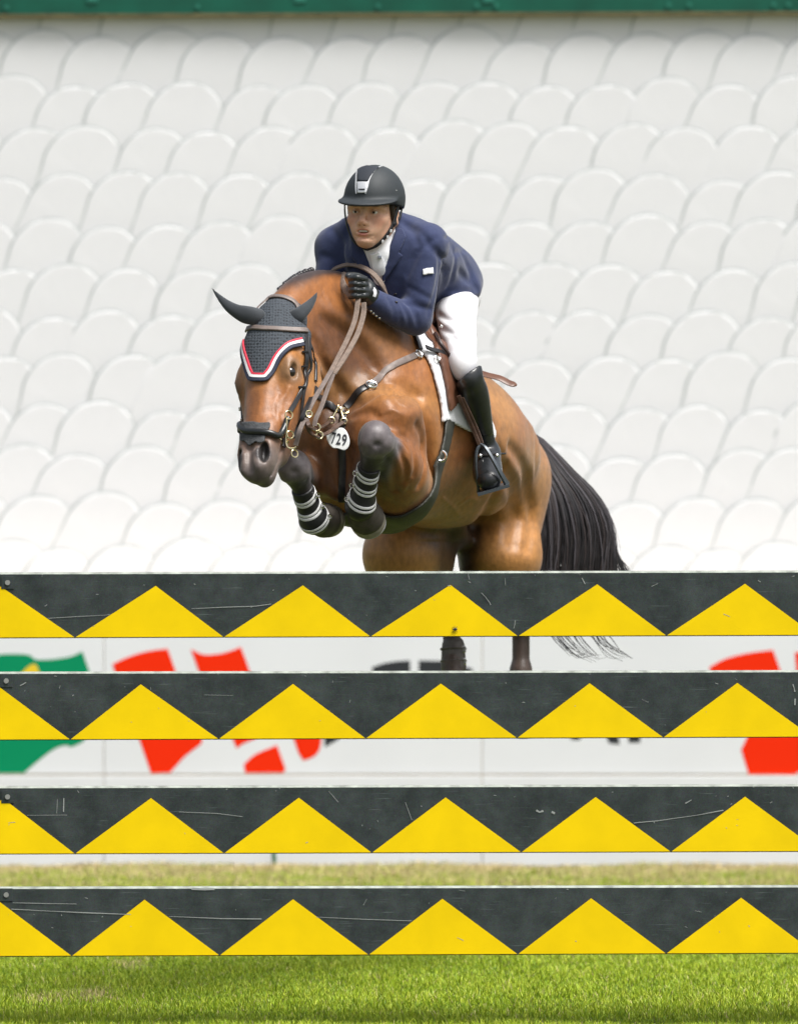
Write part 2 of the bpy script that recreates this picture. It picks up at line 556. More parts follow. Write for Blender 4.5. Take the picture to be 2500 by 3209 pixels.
# ------------------------------------------------------------------ printed boards in front of the ledge
BD = 9.13
m_board = mat('white_board', (.74, .755, .78), .55, var=.02, vscale=2)
m_skirt = mat('white_skirt', (.72, .735, .755), .6, var=.03, vscale=3)
m_red = mat('red_print', (.86, .026, .001), .6, spec=.12)
m_grn = mat('green_print', (.001, .25, .105), .6, spec=.12)
m_yel = mat('yellow_print', (.80, .56, .02), .5)
m_blk = mat('black_print', (.02, .022, .028), .5)
zt, zs = P(0, 1885, BD)[2], P(0, 2432, BD)[2]
seams = [-860, 325, 1510, 2695]
names = ['white printed board with green flag shape, farthest left behind the fence',
         'white printed board with red and black shapes behind the horse',
         'white printed board with red shape, farthest right behind the fence']
boards = []
for i in range(3):
    xa, xb = P(seams[i], 0, BD)[0] + .002, P(seams[i + 1], 0, BD)[0] - .002
    b = empty('printed_board', ((xa + xb) / 2, BD, 0), names[i], 'board', 'printed boards along the arena edge')
    MB().box(((xa + xb) / 2, BD + .02, (zt + zs) / 2 + .005), (xb - xa, .04, zt - zs - .01), bevel=.004).build('panel', m_board, b, smooth=False)
    MB().box(((xa + xb) / 2, BD + .012, zs / 2 + .002), (xb - xa, .05, zs - .006), bevel=.004).build('skirt', m_skirt, b, smooth=False)
    boards.append(b)
def decal(pts, m, b, name):
    """flat print on a board, 1 mm sheet."""
    V = [P(x, y, BD - .001) for x, y in pts]
    n = len(V)
    W = V + [v + [0, .0008, 0] for v in V]
    F = [list(range(n)), list(range(2 * n - 1, n - 1, -1))] + [[i, i + n, (i + 1) % n + n, (i + 1) % n] for i in range(n)]
    link(name, mesh_np(name, W, F, m, False), b)
def cv(pts): return [tuple(p) for p in spline(pts, 5)]
B0, B1, B2 = boards
decal(cv([(-60, 2060), (-10, 2052), (50, 2050), (90, 2053), (110, 2066), (130, 2068), (170, 2066), (220, 2058), (258, 2042)]) + [(285, 2120), (290, 2260), (262, 2324)] + cv([(262, 2324), (240, 2335), (222, 2341), (205, 2336), (170, 2348), (120, 2385), (75, 2424)]) + [(-60, 2424)], m_grn, B0, 'green_flag_print')
V_ = cv([(60, 2118), (85, 2092), (108, 2081), (120, 2098), (128, 2130)]) + [(90, 2160)]
V_ = [(x, y) for x, y in V_]
def decal2(pts, m, b, name):
    V = [P(x, y, BD - .0025) for x, y in pts]; n = len(V)
    W = V + [v + [0, .0008, 0] for v in V]
    F = [list(range(n)), list(range(2 * n - 1, n - 1, -1))] + [[i, i + n, (i + 1) % n + n, (i + 1) % n] for i in range(n)]
    link(name, mesh_np(name, W, F, m, False), b)
decal2(V_, m_yel, B0, 'yellow_print')
decal(cv([(352, 2082), (400, 2060), (460, 2042), (525, 2033)]) + [(552, 2110), (575, 2200), (560, 2230), (400, 2220)], m_red, B1, 'red_print')
decal(cv([(598, 2035), (640, 2052), (700, 2047), (755, 2028)]) + [(785, 2110), (800, 2190), (660, 2210)], m_red, B1, 'red_print')
decal([(420, 2270), (600, 2270), (635, 2318), (630, 2332), (580, 2370), (533, 2422), (473, 2424)], m_red, B1, 'red_print')
decal([(715, 2280), (840, 2285), (800, 2315), (760, 2332), (741, 2346)], m_red, B1, 'red_print')
decal(cv([(764, 2396), (800, 2365), (868, 2336)]) + [(895, 2412), (888, 2422), (768, 2423)], m_red, B1, 'red_print')
decal(cv([(905, 2270), (1000, 2270), (1008, 2290), (1004, 2340), (990, 2366), (970, 2378), (950, 2384)]) + [(935, 2360)], m_red, B1, 'red_print')
decal([(1014, 2270), (1110, 2270), (1060, 2318), (1018, 2342)], m_blk, B1, 'black_print')
decal(cv([(1165, 2092), (1200, 2080), (1240, 2073), (1285, 2070)]) + [(1285, 2190), (1180, 2190)], m_blk, B1, 'black_print')
decal([(1312, 2070), (1400, 2072), (1440, 2088), (1480, 2095), (1480, 2190), (1312, 2190)], m_blk, B1, 'black_print')
decal([(1770, 2260), (1815, 2260), (1818, 2320), (1790, 2318)], m_blk, B2, 'black_print')
decal([(1880, 2250), (1925, 2250), (1942, 2333), (1908, 2330)], m_blk, B2, 'black_print')
decal([(1965, 2250), (2006, 2250), (2006, 2328), (1970, 2328)], m_blk, B2, 'black_print')
decal(cv([(2222, 2092), (2270, 2066), (2340, 2048), (2422, 2037)]) + [(2448, 2110), (2452, 2190), (2250, 2190)], m_red, B2, 'red_print')
decal([(2490, 2045), (2560, 2040), (2560, 2190), (2500, 2150)], m_red, B2, 'red_print')
decal([(2360, 2270), (2560, 2270), (2560, 2380), (2490, 2428), (2345, 2427), (2322, 2350)], m_red, B2, 'red_print')
m_peg = mat('green_peg', (.02, .12, .05), .7)
MB().tube([P(857, 2668, BD - .06), P(860, 2722, BD - .06)], .010, 8).build('ground_peg', m_peg, None, label='short dark green peg standing before the white board skirt', cat='peg')

# ------------------------------------------------------------------ the fence: four painted planks hung between two stands
def plank_material():
    m = mat('charcoal_plank_paint', (.030, .034, .035), .6, spec=.2)
    nt = m.node_tree; N = nt.nodes; L = nt.links; b = N['Principled BSDF']
    tc = N.new('ShaderNodeTexCoord')
    n1 = N.new('ShaderNodeTexNoise'); n1.inputs['Scale'].default_value = 9; n1.inputs['Detail'].default_value = 8; n1.inputs['Roughness'].default_value = .7
    r1 = N.new('ShaderNodeValToRGB'); r1.color_ramp.elements[0].position = .35; r1.color_ramp.elements[0].color = (.023, .030, .030, 1)
    r1.color_ramp.elements[1].position = .75; r1.color_ramp.elements[1].color = (.062, .076, .075, 1)
    n2 = N.new('ShaderNodeTexNoise'); n2.inputs['Scale'].default_value = 300; n2.inputs['Detail'].default_value = 3
    n3 = N.new('ShaderNodeTexNoise'); n3.inputs['Scale'].default_value = 62; n3.inputs['Detail'].default_value = 9; n3.inputs['Roughness'].default_value = .75
    r3 = N.new('ShaderNodeValToRGB'); r3.color_ramp.elements[0].position = .655; r3.color_ramp.elements[1].position = .76
    mp = N.new('ShaderNodeMapping'); mp.inputs['Scale'].default_value = (3, 1, 60)
    n4 = N.new('ShaderNodeTexNoise'); n4.inputs['Scale'].default_value = 3; n4.inputs['Detail'].default_value = 5
    r4 = N.new('ShaderNodeValToRGB'); r4.color_ramp.elements[0].position = .63; r4.color_ramp.elements[1].position = .86
    m1 = N.new('ShaderNodeMix'); m1.data_type = 'RGBA'; m1.blend_type = 'OVERLAY'; m1.inputs['Factor'].default_value = .8
    m2 = N.new('ShaderNodeMix'); m2.data_type = 'RGBA'; m2.inputs['B'].default_value = (.26, .29, .28, 1)
    m3 = N.new('ShaderNodeMix'); m3.data_type = 'RGBA'; m3.inputs['B'].default_value = (.16, .19, .19, 1)
    L.new(tc.outputs['Object'], n1.inputs['Vector']); L.new(tc.outputs['Object'], n2.inputs['Vector']); L.new(tc.outputs['Object'], n3.inputs['Vector'])
    L.new(tc.outputs['Object'], mp.inputs['Vector']); L.new(mp.outputs[0], n4.inputs['Vector'])
    L.new(n1.outputs['Fac'], r1.inputs[0]); L.new(n3.outputs['Fac'], r3.inputs[0]); L.new(n4.outputs['Fac'], r4.inputs[0])
    L.new(r1.outputs[0], m1.inputs['A']); L.new(n2.outputs['Color'], m1.inputs['B'])
    L.new(m1.outputs['Result'], m3.inputs['A']); L.new(r4.outputs[0], m3.inputs['Factor'])
    L.new(m3.outputs['Result'], m2.inputs['A']); L.new(r3.outputs[0], m2.inputs['Factor'])
    L.new(m2.outputs['Result'], b.inputs['Base Color'])
    return m
m_plank = plank_material()
m_edge = mat('worn_plank_edge', (.30, .33, .29), .7, var=.35, vscale=25)
m_yell = mat('yellow_plank_paint', (.86, .60, .0), .6, spec=.15, var=.05, vscale=7, bump=.08, bscale=90)
m_white = mat('scratch_white', (.30, .32, .31), .8)
m_steel = mat('dull_steel', (.45, .45, .44), .45, metal=.8)
m_dark = mat('dark_gap', (.03, .02, .012), .8)
TX0, TX1, THK = -1.52, 1.95, .034
planks = [  # yl_top, yr_top, yl_bot, yr_bot, apex y left/right, base xs, apex xs
    (1794, 1788, 2001, 1993, 1838, 1829, [-232, 235, 701, 1161, 1623, 2088, 2553, 3018], [2, 488, 949, 1411, 1871, 2334, 2790]),
    (2106, 2101, 2321, 2312, 2146, 2140, [-245, 220, 685, 1146, 1620, 2078, 2545, 3010], [-12, 441, 918, 1381, 1847, 2310, 2775]),
    (2465, 2459, 2679, 2671, 2503, 2497, [-232, 235, 702, 1165, 1633, 2102, 2568, 3035], [10, 473, 936, 1396, 1866, 2334, 2800]),
    (2781, 2776, 3000, 2990, 2822, 2814, [-240, 225, 688, 1155, 1622, 2087, 2553, 3020], [-8, 453, 918, 1386, 1852, 2322, 2785]),
]
plank_labels = ['topmost black plank with yellow triangles, under the horse', 'second plank from the top of the black and yellow fence',
                'third plank from the top of the black and yellow fence', 'lowest plank of the black and yellow fence, just above the grass']
def lerp_y(yl, yr, px): return yl + (yr - yl) * px / 2500.0
plank_objs = []
for pi, (tl, tr, bl, br, al, ar, bases, apex) in enumerate(planks):
    root = empty('fence_plank', (0, 0, P(0, (bl + br) / 2, 0)[2]), plank_labels[pi], 'plank', 'painted planks of the fence')
    plank_objs.append(root)
    pxa, pxb = TX0 * 1000 + 1250, TX1 * 1000 + 1250
    zz = lambda yl, yr, px: P(px, lerp_y(yl, yr, px), 0)[2]
    V = []; ch = .006
    for px in (pxa, pxb):
        x = (px - 1250) / 1000; zt_, zb_ = zz(tl, tr, px), zz(bl, br, px)
        V += [(x, 0, zb_ + .002), (x, 0, zt_ - ch), (x, ch, zt_), (x, THK - .004, zt_), (x, THK, zt_ - .004), (x, THK, zb_ + .002), (x, THK - .002, zb_), (x, .002, zb_)]
    n = 8
    F = [[i, i + n, (i + 1) % n + n, (i + 1) % n][::-1] for i in range(n)] + [list(range(n)), list(range(2 * n - 1, n - 1, -1))]
    me = mesh_np('board', V, F, [m_plank, m_edge], False)
    me.polygons[1].material_index = 1; me.polygons[2].material_index = 1
    bm = bmesh.new(); bm.from_mesh(me); bmesh.ops.recalc_face_normals(bm, faces=bm.faces); bm.to_mesh(me); bm.free()
    link('board', me, root)
    for k in range(len(apex)):
        xa, xm, xb = bases[k] + 2, apex[k], bases[k + 1] - 2
        xa = max(xa, pxa + 3); xb = min(xb, pxb - 3)
        if xb - xa < 30 or not (xa < xm < xb): continue
        pts = [(xa, lerp_y(bl, br, xa) - 3), (xb, lerp_y(bl, br, xb) - 3), (xm, lerp_y(al, ar, xm))]
        for grow, y_, m_, nm in ((4.0, .0006, m_dark, 'outline'), (0.0, .0014, m_yell, 'yellow_triangle')):
            g = np.array(pts, float)
            if grow: g[2, 1] -= grow * .6; g[0, 0] -= grow * .25; g[1, 0] += grow * .25; g[:2, 1] += 1.0
            W = [P(a, b, 0) + [0, -y_, 0] for a, b in g]
            W = W + [w + [0, y_ * .8, 0] for w in W]
            FF = [[0, 1, 2], [5, 4, 3], [0, 3, 4, 1], [1, 4, 5, 2], [2, 5, 3, 0]]
            me = mesh_np(nm, W, FF, m_, False)
            o = link(nm, me, root)
            if nm == 'yellow_triangle': tri = o; ol.parent = tri; ol.matrix_parent_inverse = Matrix.Identity(4)
            else: ol = o
    # screw and washer plate near the left end
    c = P((24, 20, 24, 20)[pi], (1826, 2134, 2498, 2805)[pi], 0)
    MB().box(c + [0, -.0015, 0], (.040, .003, .040), bevel=.001).build('washer_plate', m_plank, root, smooth=False)
    MB().tube([c + [0, -.002, 0], c + [0, -.007, 0]], .008, 12).build('screw', m_steel, root)
    # scratches with a shape of their own
    rr = random.Random(40 + pi)
    S = MB()
    def scratch(pts, w):
        pp = [P(a, b, 0) + [0, -.0017, 0] for a, b in pts]
        S.ribbon(pp, [np.array([0, -1., 0])] * len(pp), [w * rr.uniform(.4, 1.2) for _ in pp], .0003)
    for _ in range(30):
        x, t = rr.uniform(10, 2490), rr.random() ** 2.2
        y = lerp_y(tl, tr, x) + 6 + t * 175
        L_, a = rr.choice((3, 4, 5, 6, 9, 22)), rr.uniform(-.6, .6) + (1.5 if rr.random() < .25 else 0)
        scratch([(x, y), (x + L_ * math.cos(a) * .5, y + L_ * math.sin(a) * .5 + rr.uniform(-1, 1)), (x + L_ * math.cos(a), y + L_ * math.sin(a))], rr.uniform(.0008, .0026))
    if pi == 0:
        scratch([(150, 1938), (250, 1932), (330, 1928), (345, 1926)], .0016); scratch([(600, 1908), (700, 1903), (800, 1900), (850, 1893)], .0018)
        scratch([(1508, 1858), (1520, 1870), (1535, 1890), (1537, 1896)], .0022); scratch([(1614, 1945), (1612, 1960), (1609, 1970)], .002)
    if pi == 1:
        scratch([(2484, 2145), (2488, 2158), (2490, 2168)], .004); scratch([(2491, 2190), (2490, 2210)], .004); scratch([(640, 2178), (730, 2180)], .001)
    if pi == 2:
        scratch([(1985, 2580), (2060, 2573), (2180, 2556), (2266, 2540)], .0032); scratch([(1680, 2540), (1690, 2546), (1702, 2542)], .007); scratch([(1728, 2545), (1738, 2550)], .008)
        scratch([(180, 2505), (178, 2550)], .003); scratch([(200, 2502), (199, 2545)], .003); scratch([(560, 2545), (680, 2550), (760, 2560)], .0015); scratch([(85, 2556), (210, 2555)], .002)
        scratch([(1030, 2480), (1060, 2515)], .0014); scratch([(1270, 2515), (1290, 2570)], .0012)
    if pi == 3:
        scratch([(35, 2850), (150, 2856), (280, 2862), (410, 2867)], .003); scratch([(530, 2873), (700, 2880), (820, 2881)], .0028); scratch([(990, 2875), (1140, 2882), (1290, 2887)], .0022)
        scratch([(40, 2830), (120, 2832), (240, 2834)], .002); scratch([(600, 2786), (640, 2788), (672, 2787)], .008)
    S.build('scratches', m_white, root, smooth=False, kind='stuff')
# the insect on the top plank
fly = MB(); c = P(1427, 1972, 0) + [0, -.006, 0]
fly.sphere(c, .0042, 10, (1.4, .8, 1.0)); fly.sphere(c + [-.007, 0, -.001], .0026, 8)
for q in ((-.012, .010), (-.004, .013), (.006, .012), (-.012, -.012), (-.002, -.014), (.008, -.012)):
    fly.tube([c, c + [q[0] * .5, -.001, q[1] * .45], c + [q[0] * .75, .004, q[1] * .75]], .0006, 5)
fly.build('insect', m_blk, None, label='tiny dark insect sitting on a yellow triangle', cat='insect')
# stands that carry the planks, one at each end
m_stand = mat('white_stand_paint', (.75, .75, .74), .5, var=.05, vscale=6)
for sx, lab in ((TX0 + .02, 'white jump stand carrying the left plank ends'), (TX1 - .02, 'white jump stand carrying the right plank ends')):
    st = empty('jump_stand', (sx, .12, 0), lab, 'jump stand', 'jump stands')
    MB().box((sx, .12, .85), (.10, .10, 1.66), bevel=.006).build('post', m_stand, st, smooth=False)
    MB().box((sx, .12, .035), (.12, .75, .06), bevel=.006).build('foot', m_stand, st, smooth=False)
    for (tl, tr, bl, br, *_r) in planks:
        zc = P(0, lerp_y(bl, br, sx * 1000 + 1250), 0)[2]
        MB().box((sx, .052, zc - .008), (.06, .05, .012)).box((sx, .0, zc - .008), (.06, .07, .010)).build('cup', m_steel, st, smooth=False)
# ------------------------------------------------------------------ the horse: one sculpted body
PSI, THE = math.radians(19), math.radians(9)
HF = np.array([-math.sin(PSI) * math.cos(THE), -math.cos(PSI) * math.cos(THE), math.sin(THE)])   # forward
HL = np.array([math.cos(PSI), -math.sin(PSI), 0.0])                                             # its left
HU = np.cross(HF, HL)
HO = np.array([-0.02, 1.2, 1.90])
HAX = (HF, HL, HU)
def H(f, l, u): return HO + HF * f + HL * l + HU * u

HQ = P(827, 952, 0.60)                      # poll
HM = P(759, 1502, 0.22)                     # muzzle end
HA = nrm(HM - HQ)                           # down the nose
n0 = np.array([-0.58, -0.80, 0.28])
HN = nrm(n0 - HA * np.dot(n0, HA))          # out of the forehead
HB = np.cross(HN, HA)                       # to the horse's left
HHAX = (HA, HN, HB)
def K(t, n, b): return HQ + HA * t * 1.05 + HN * n + HB * b

horse_f = Field(rng_axis((-0.60, 0.0, 0.0042), (0.0, 0.58, 0.0062)),
                rng_axis((0.04, 0.62, 0.0045), (0.62, 1.30, 0.0068), (1.30, 2.75, 0.0105)),
                rng_axis((0.75, 1.45, 0.0085), (1.45, 2.42, 0.0047)))
f = horse_f
# trunk
f.ell(H(-.38, 0, .02), (.54, .282, .282), HAX, 0)
f.ell(H(.06, 0, -.03), (.36, .195, .312), HAX, .12)
f.ell(H(-.62, 0, .06), (.42, .245, .22), HAX, .10)
f.chain([(H(.12, 0, .30), .07), (H(-.05, 0, .335), .065), (H(-.25, 0, .30), .06), (H(-.6, 0, .20), .07), (H(-.95, 0, .165), .07)], .12)
for s in (-1, 1):
    f.ell(H(-.95, .082 * s, .02), (.31, .13, .165), HAX, .08)         # croup
    f.ell(H(-1.12, .055 * s, -.06), (.16, .088, .19), HAX, .06)        # buttock
    f.ell(H(-.78, .185 * s, .06), (.09, .05, .07), HAX, .08)          # point of hip
f.chain([(H(-.95, 0, .165), .07), (H(-1.18, 0, .11), .055), (H(-1.32, 0, .07), .035)], .10)   # sacrum to dock
# breast and shoulders
f.ell(H(.40, -.01, -.12), (.13, .155, .19), HAX, .10)
for s in (-1, 1):
    f.ell(H(.43, .105 * s, -.09), (.105, .095, .135), HAX, .05)       # pectoral
    f.ell(H(.14, .150 * s, .05), (.11, .055, .21), (nrm(HF + .4 * HU), HL, nrm(HU - .4 * HF)), .08)    # shoulder blade
    f.ell(H(.36, .155 * s, -.06), (.11, .070, .12), HAX, .06)         # point of shoulder
    f.ell(H(.19, .150 * s, -.10), (.13, .055, .13), HAX, .06)          # triceps
    f.ell(H(.17, .10 * s, -.24), (.14, .08, .09), HAX, .06)
# neck
neck_c = [(P(893, 958, .71), .052), (P(940, 912, .79), .050), (P(1005, 893, .88), .050), (P(1075, 905, 1.0), .052), (P(1150, 955, 1.12), .06), (P(1230, 1015, 1.2), .065)]
neck_m = [(P(905, 1050, .71), .085), (P(960, 1010, .82), .098), (P(1030, 1015, .92), .118), (P(1105, 1075, 1.02), .145), (P(1150, 1180, 1.08), .18)]
neck_u = [(P(965, 1130, .70), .055), (P(1015, 1130, .80), .07), (P(1045, 1190, .84), .085), (P(1078, 1260, .87), .10), (P(1095, 1340, .90), .125)]
f.chain(neck_c, .06, n=4); f.chain(neck_m, .07, n=4); f.chain(neck_u, .06, n=4)
f.chain([(P(1000, 1010, .83), .06), (P(1080, 1080, .90), .07), (P(1170, 1150, .97), .08), (P(1210, 1230, .98), .08)], .07, n=3)    # muscle along the side
f.chain([(P(990, 1110, .73), .035), (P(1030, 1190, .77), .045), (P(1065, 1260, .79), .05)], .03, n=3)                              # windpipe
# head
f.chain([(K(.04, -.09, 0), .07), (K(.16, -.10, 0), .085), (K(.30, -.100, 0), .072), (K(.43, -.090, 0), .056), (K(.53, -.085, 0), .048)], .05, n=3)
f.ell(K(.13, -.06, 0), (.16, .062, .084), HHAX, .04)
f.chain([(K(.14, -.056, 0), .060), (K(.24, -.052, 0), .054), (K(.36, -.048, 0), .041), (K(.47, -.048, 0), .034)], .03, flat=(HB, 1.30), n=3)
for s in (-1, 1):
    f.ell(K(.232, -.060, .087 * s), (.055, .033, .030), (nrm(HA + .2 * HN), HN, HB), .03)        # brow
    f.chain([(K(.28, -.092, .084 * s), .020), (K(.34, -.100, .078 * s), .016), (K(.42, -.098, .066 * s), .012)], .04)    # facial crest
    f.ell(K(.23, -.175, .060 * s), (.13, .105, .036), HHAX, .05)                               # jowl
    f.chain([(K(.28, -.115, .058 * s), .042), (K(.38, -.105, .042 * s), .036), (K(.47, -.095, .034 * s), .030)], .04)
    f.chain([(K(.28, -.20, .045 * s), .04), (K(.38, -.165, .036 * s), .034), (K(.50, -.135, .028 * s), .028)], .05)
    f.chain([(K(.10, -.10, .075 * s), .04), (K(.16, -.12, .085 * s), .03)], .04)
    f.chain([(K(.44, -.060, .038 * s), .024), (K(.52, -.052, .040 * s), .028), (K(.560, -.058, .035 * s), .027)], .03)    # nostril wing
    f.chain([(K(.548, -.026, .022 * s), .010), (K(.575, -.032, .020 * s), .010), (K(.592, -.040, .028 * s), .010)], .02)  # inner rim
f.ell(K(.545, -.080, 0), (.072, .046, .046), HHAX, .04)
f.ell(K(.585, -.070, 0), (.030, .034, .034), HHAX, .03)                                         # upper lip
f.ell(K(.572, -.118, 0), (.042, .026, .032), HHAX, .02)                                         # chin
for s in (-1, 1):
    f.ell(K(.250, -.053, .109 * s), (.025, .018, .016), (nrm(HA + .25 * HN), HN, HB), .010, sub=True)         # eye socket
    f.ell(K(.548, -.030, .051 * s), (.034, .030, .0150), (nrm(HA - .32 * HB * s + .25 * HN), nrm(HN * .8 + .6 * HB * s), nrm(HB * s * .8 - HN * .6)), .008, sub=True)   # nostril
    f.chain([(K(.49, -.098, .066 * s), .005), (K(.545, -.100, .056 * s), .005), (K(.590, -.098, .03 * s), .005)], .01, sub=True)          # mouth
f.chain([(K(.53, -.020, 0), .005), (K(.60, -.030, 0), .006)], .025, sub=True)
for s in (-1, 1):
    f.chain([(K(.226, -.048, .099 * s), .006), (K(.244, -.037, .101 * s), .0065), (K(.270, -.046, .097 * s), .005)], .012, n=3)      # upper lid
# forelegs, tucked up
def foreleg(el, mid, kn, fe, ho, sgn, rk, ra=1.0):
    u = nrm(kn - fe)
    f.chain([(el, .095 * ra), (mid, .082 * ra), (kn + (mid - kn) * .25, .055 * min(1, ra * 1.1))], .03, n=10)
    f.ell(kn, (.052 * rk, .058 * rk, .056 * rk), (HL, HF, HU), .035)
    f.ell(kn + np.array([0.022 * sgn, -.02, -.022]), (.034, .030, .030), None, .02)
    f.ell(kn + np.array([-.026 * sgn, -.018, -.018]), (.026, .026, .030), None, .018)
    f.ell(kn + np.array([.004, -.046, -.020]), (.012, .010, .010), None, .02, sub=True)
    f.chain([(kn + np.array([-.05, -.045, -.045]), .010), (kn + np.array([0, -.062, -.050]), .010), (kn + np.array([.05, -.045, -.045]), .010)], .02, sub=True, n=3)
    f.chain([(kn + np.array([-.060, -.02, .03]), .012), (kn + np.array([-.052, -.01, -.03]), .010)], .03, sub=True)
    f.chain([(kn - u * .01, .044), (kn - u * .075, .033), (kn - u * .15, .028), (fe, .033)], .03)
    f.ell(fe, (.038, .045, .04), None, .03)
    f.chain([(fe, .034), (fe + (ho - fe) * .6, .036)], .02)
LKN, LFE, LHO = P(1176, 1374, .52), P(1128, 1585, .68), P(1138, 1640, .76)
RKN, RFE, RHO = P(918, 1458, .56), P(985, 1628, .70), P(1012, 1640, .80)
foreleg(P(1264, 1525, .95), P(1248, 1458, .74), LKN, LFE, LHO, -1, 1.05)
foreleg(P(1022, 1520, .97), P(958, 1488, .76), RKN, RFE, RHO, -1, .90, .72)
f.ell(P(1264, 1478, .84), (.052, .09, .095), None, .04)                 # forearm muscle
f.ell(P(1250, 1552, .92), (.042, .06, .048), None, .04)                 # elbow
# hind legs, pushing off
def hindleg(hip, sti, hoc, can, fet, hof, thr):
    f.cone(hip, sti, thr, thr * .86, .08, flat=(HF, 1.25))
    f.ell(sti, (.13, .115, .13), HAX, .06)
    m = sti + (hoc - sti) * .5
    f.chain([(sti, .115), (m, .082), (hoc, .052)], .05, flat=(HF, 1.15))
    f.ell(hoc, (.06, .045, .065), HAX, .03)
    f.chain([(hoc, .042), (can, .032), (fet, .031)], .03)
    f.ell(fet, (.04, .036, .042), HAX, .02)
    f.chain([(fet, .033), (fet + (hof - fet) * .6, .036)], .02)
hindleg(P(1570, 1500, 2.22), P(1575, 1740, 2.08), P(1622, 1890, 2.45), P(1632, 1990, 2.5), P(1632, 2105, 2.48), P(1640, 2270, 2.40), .135)
hindleg(P(1330, 1520, 2.05), P(1262, 1740, 1.80), P(1395, 1900, 2.20), P(1412, 1960, 2.25), P(1420, 2070, 2.22), P(1425, 2230, 2.14), .135)
f.ell(P(1572, 1610, 2.18), (.095, .18, .17), (HL, HF, HU), .06)
f.ell(P(1425, 1662, 2.0), (.065, .16, .055), None, .06)                # groin
f.ell(P(1345, 1745, 1.92), (.085, .10, .12), None, .05)
f.ell(P(1492, 1750, 2.10), (.055, .09, .12), None, .05)
# muscle lines
f.chain([(P(1040, 1100, .70), .02), (P(1075, 1190, .72), .022), (P(1092, 1262, .74), .02)], .05, sub=True)     # jugular furrow
f.chain([(H(.50, 0, .02), .012), (H(.54, 0, -.1), .012), (H(.52, 0, -.25), .014)], .05, sub=True)                 # between the pectorals
f.chain([(P(1335, 1290, .86), .010), (P(1340, 1400, .92), .012), (P(1318, 1500, .98), .012)], .06, sub=True)      # behind the shoulder
f.chain([(P(1530, 1470, 1.82), .006), (P(1545, 1560, 1.87), .006), (P(1500, 1640, 1.92), .008)], .08, sub=True)    # flank fold
def crease(pts, r, k, sub=True, off=.0):
    S_ = f.snap(spline([f.hit(x, y) for x, y in pts], 4), off)
    f.chain([(p, r * (.35 + .65 * math.sin(math.pi * (i + .6) / (len(S_) + .2)))) for i, p in enumerate(S_)], k, sub)
crease([(985, 1065), (1008, 1115), (1040, 1170), (1068, 1228)], .010, .035)
crease([(1228, 1352), (1262, 1366), (1288, 1396), (1300, 1440), (1296, 1490)], .006, .020)
crease([(1222, 1362), (1255, 1380), (1278, 1410)], .004, .012)
crease([(1305, 1330), (1326, 1390), (1332, 1450), (1318, 1520)], .008, .035)
crease([(1020, 1000), (1090, 1050), (1150, 1110), (1190, 1180)], .010, .05)
crease([(1130, 1260), (1190, 1235), (1250, 1225), (1310, 1240)], .008, .045)
crease([(1110, 1300), (1150, 1290), (1180, 1300)], .008, .03)
crease([(1095, 1410), (1085, 1470), (1090, 1530)], .010, .04)
crease([(1215, 1430), (1235, 1480), (1240, 1540)], .006, .025)
crease([(1250, 1400), (1270, 1450), (1272, 1510)], .005, .025)
crease([(1190, 1250), (1230, 1290), (1270, 1300), (1310, 1290)], .010, .05, False, -.006)       # raised muscle
crease([(1150, 1180), (1210, 1190), (1260, 1180)], .012, .05, False, -.008)
crease([(1010, 1060), (1030, 1120), (1060, 1170)], .014, .05, False, -.008)
crease([(1560, 1420), (1600, 1500), (1620, 1600), (1610, 1700)], .005, .06)
crease([(1600, 1400), (1650, 1500), (1668, 1600), (1655, 1720)], .003, .05)
crease([(1480, 1650), (1530, 1600), (1560, 1540), (1570, 1480)], .005, .06)
for A_ in ([(1150, 1190), (1190, 1215), (1225, 1212), (1262, 1232)], [(1225, 1212), (1240, 1250), (1275, 1275)], [(1190, 1300), (1225, 1285), (1262, 1300)],
           [(1262, 1420), (1280, 1455), (1276, 1500), (1262, 1540)], [(880, 1240), (868, 1275), (872, 1310)], [(905, 1215), (885, 1255), (880, 1290)],
           [(1440, 1580), (1470, 1560), (1500, 1570)], [(1385, 1560), (1420, 1590), (1440, 1620)]):
    crease(A_, .0042, .010, False, -.0014)                             # veins
hV, hQ = f.mesh(1)
# ---- coat colour per vertex (a bay: brown body, black points, grey muzzle), with shade painted in between the hind legs
def segdist(V, A):
    """distance of V to polyline A."""
    A = np.asarray(A, float); best = None
    for i in range(len(A) - 1):
        a, ab = A[i], A[i + 1] - A[i]
        t = np.clip(((V - a) @ ab) / max(1e-9, ab @ ab), 0, 1)
        d = np.linalg.norm(V - a - t[:, None] * ab, axis=1)
        best = d if best is None else np.minimum(best, d)
    return best
def to_px(X, Y, Z):
    k = (D0 + Y) / D0 / 1000.0
    return X / k + 1250.0, 1604.5 - (Z - CAMZ) / k
def sstep(a, b, x):
    t = np.clip((x - a) / (b - a), 0, 1); return t * t * (3 - 2 * t)
BAY = np.array([0.270, 0.098, 0.023]); DARKBAY = np.array([0.070, 0.026, 0.010])
TAN = np.array([0.50, 0.255, 0.078]); POINT = np.array([0.022, 0.018, 0.019]); GREYP = np.array([0.125, 0.108, 0.112])
cc = np.tile(BAY, (len(hV), 1))
def tint(w, col):
    global cc
    cc = cc * (1 - w[:, None]) + col * w[:, None]
rsd = np.random.RandomState(3)
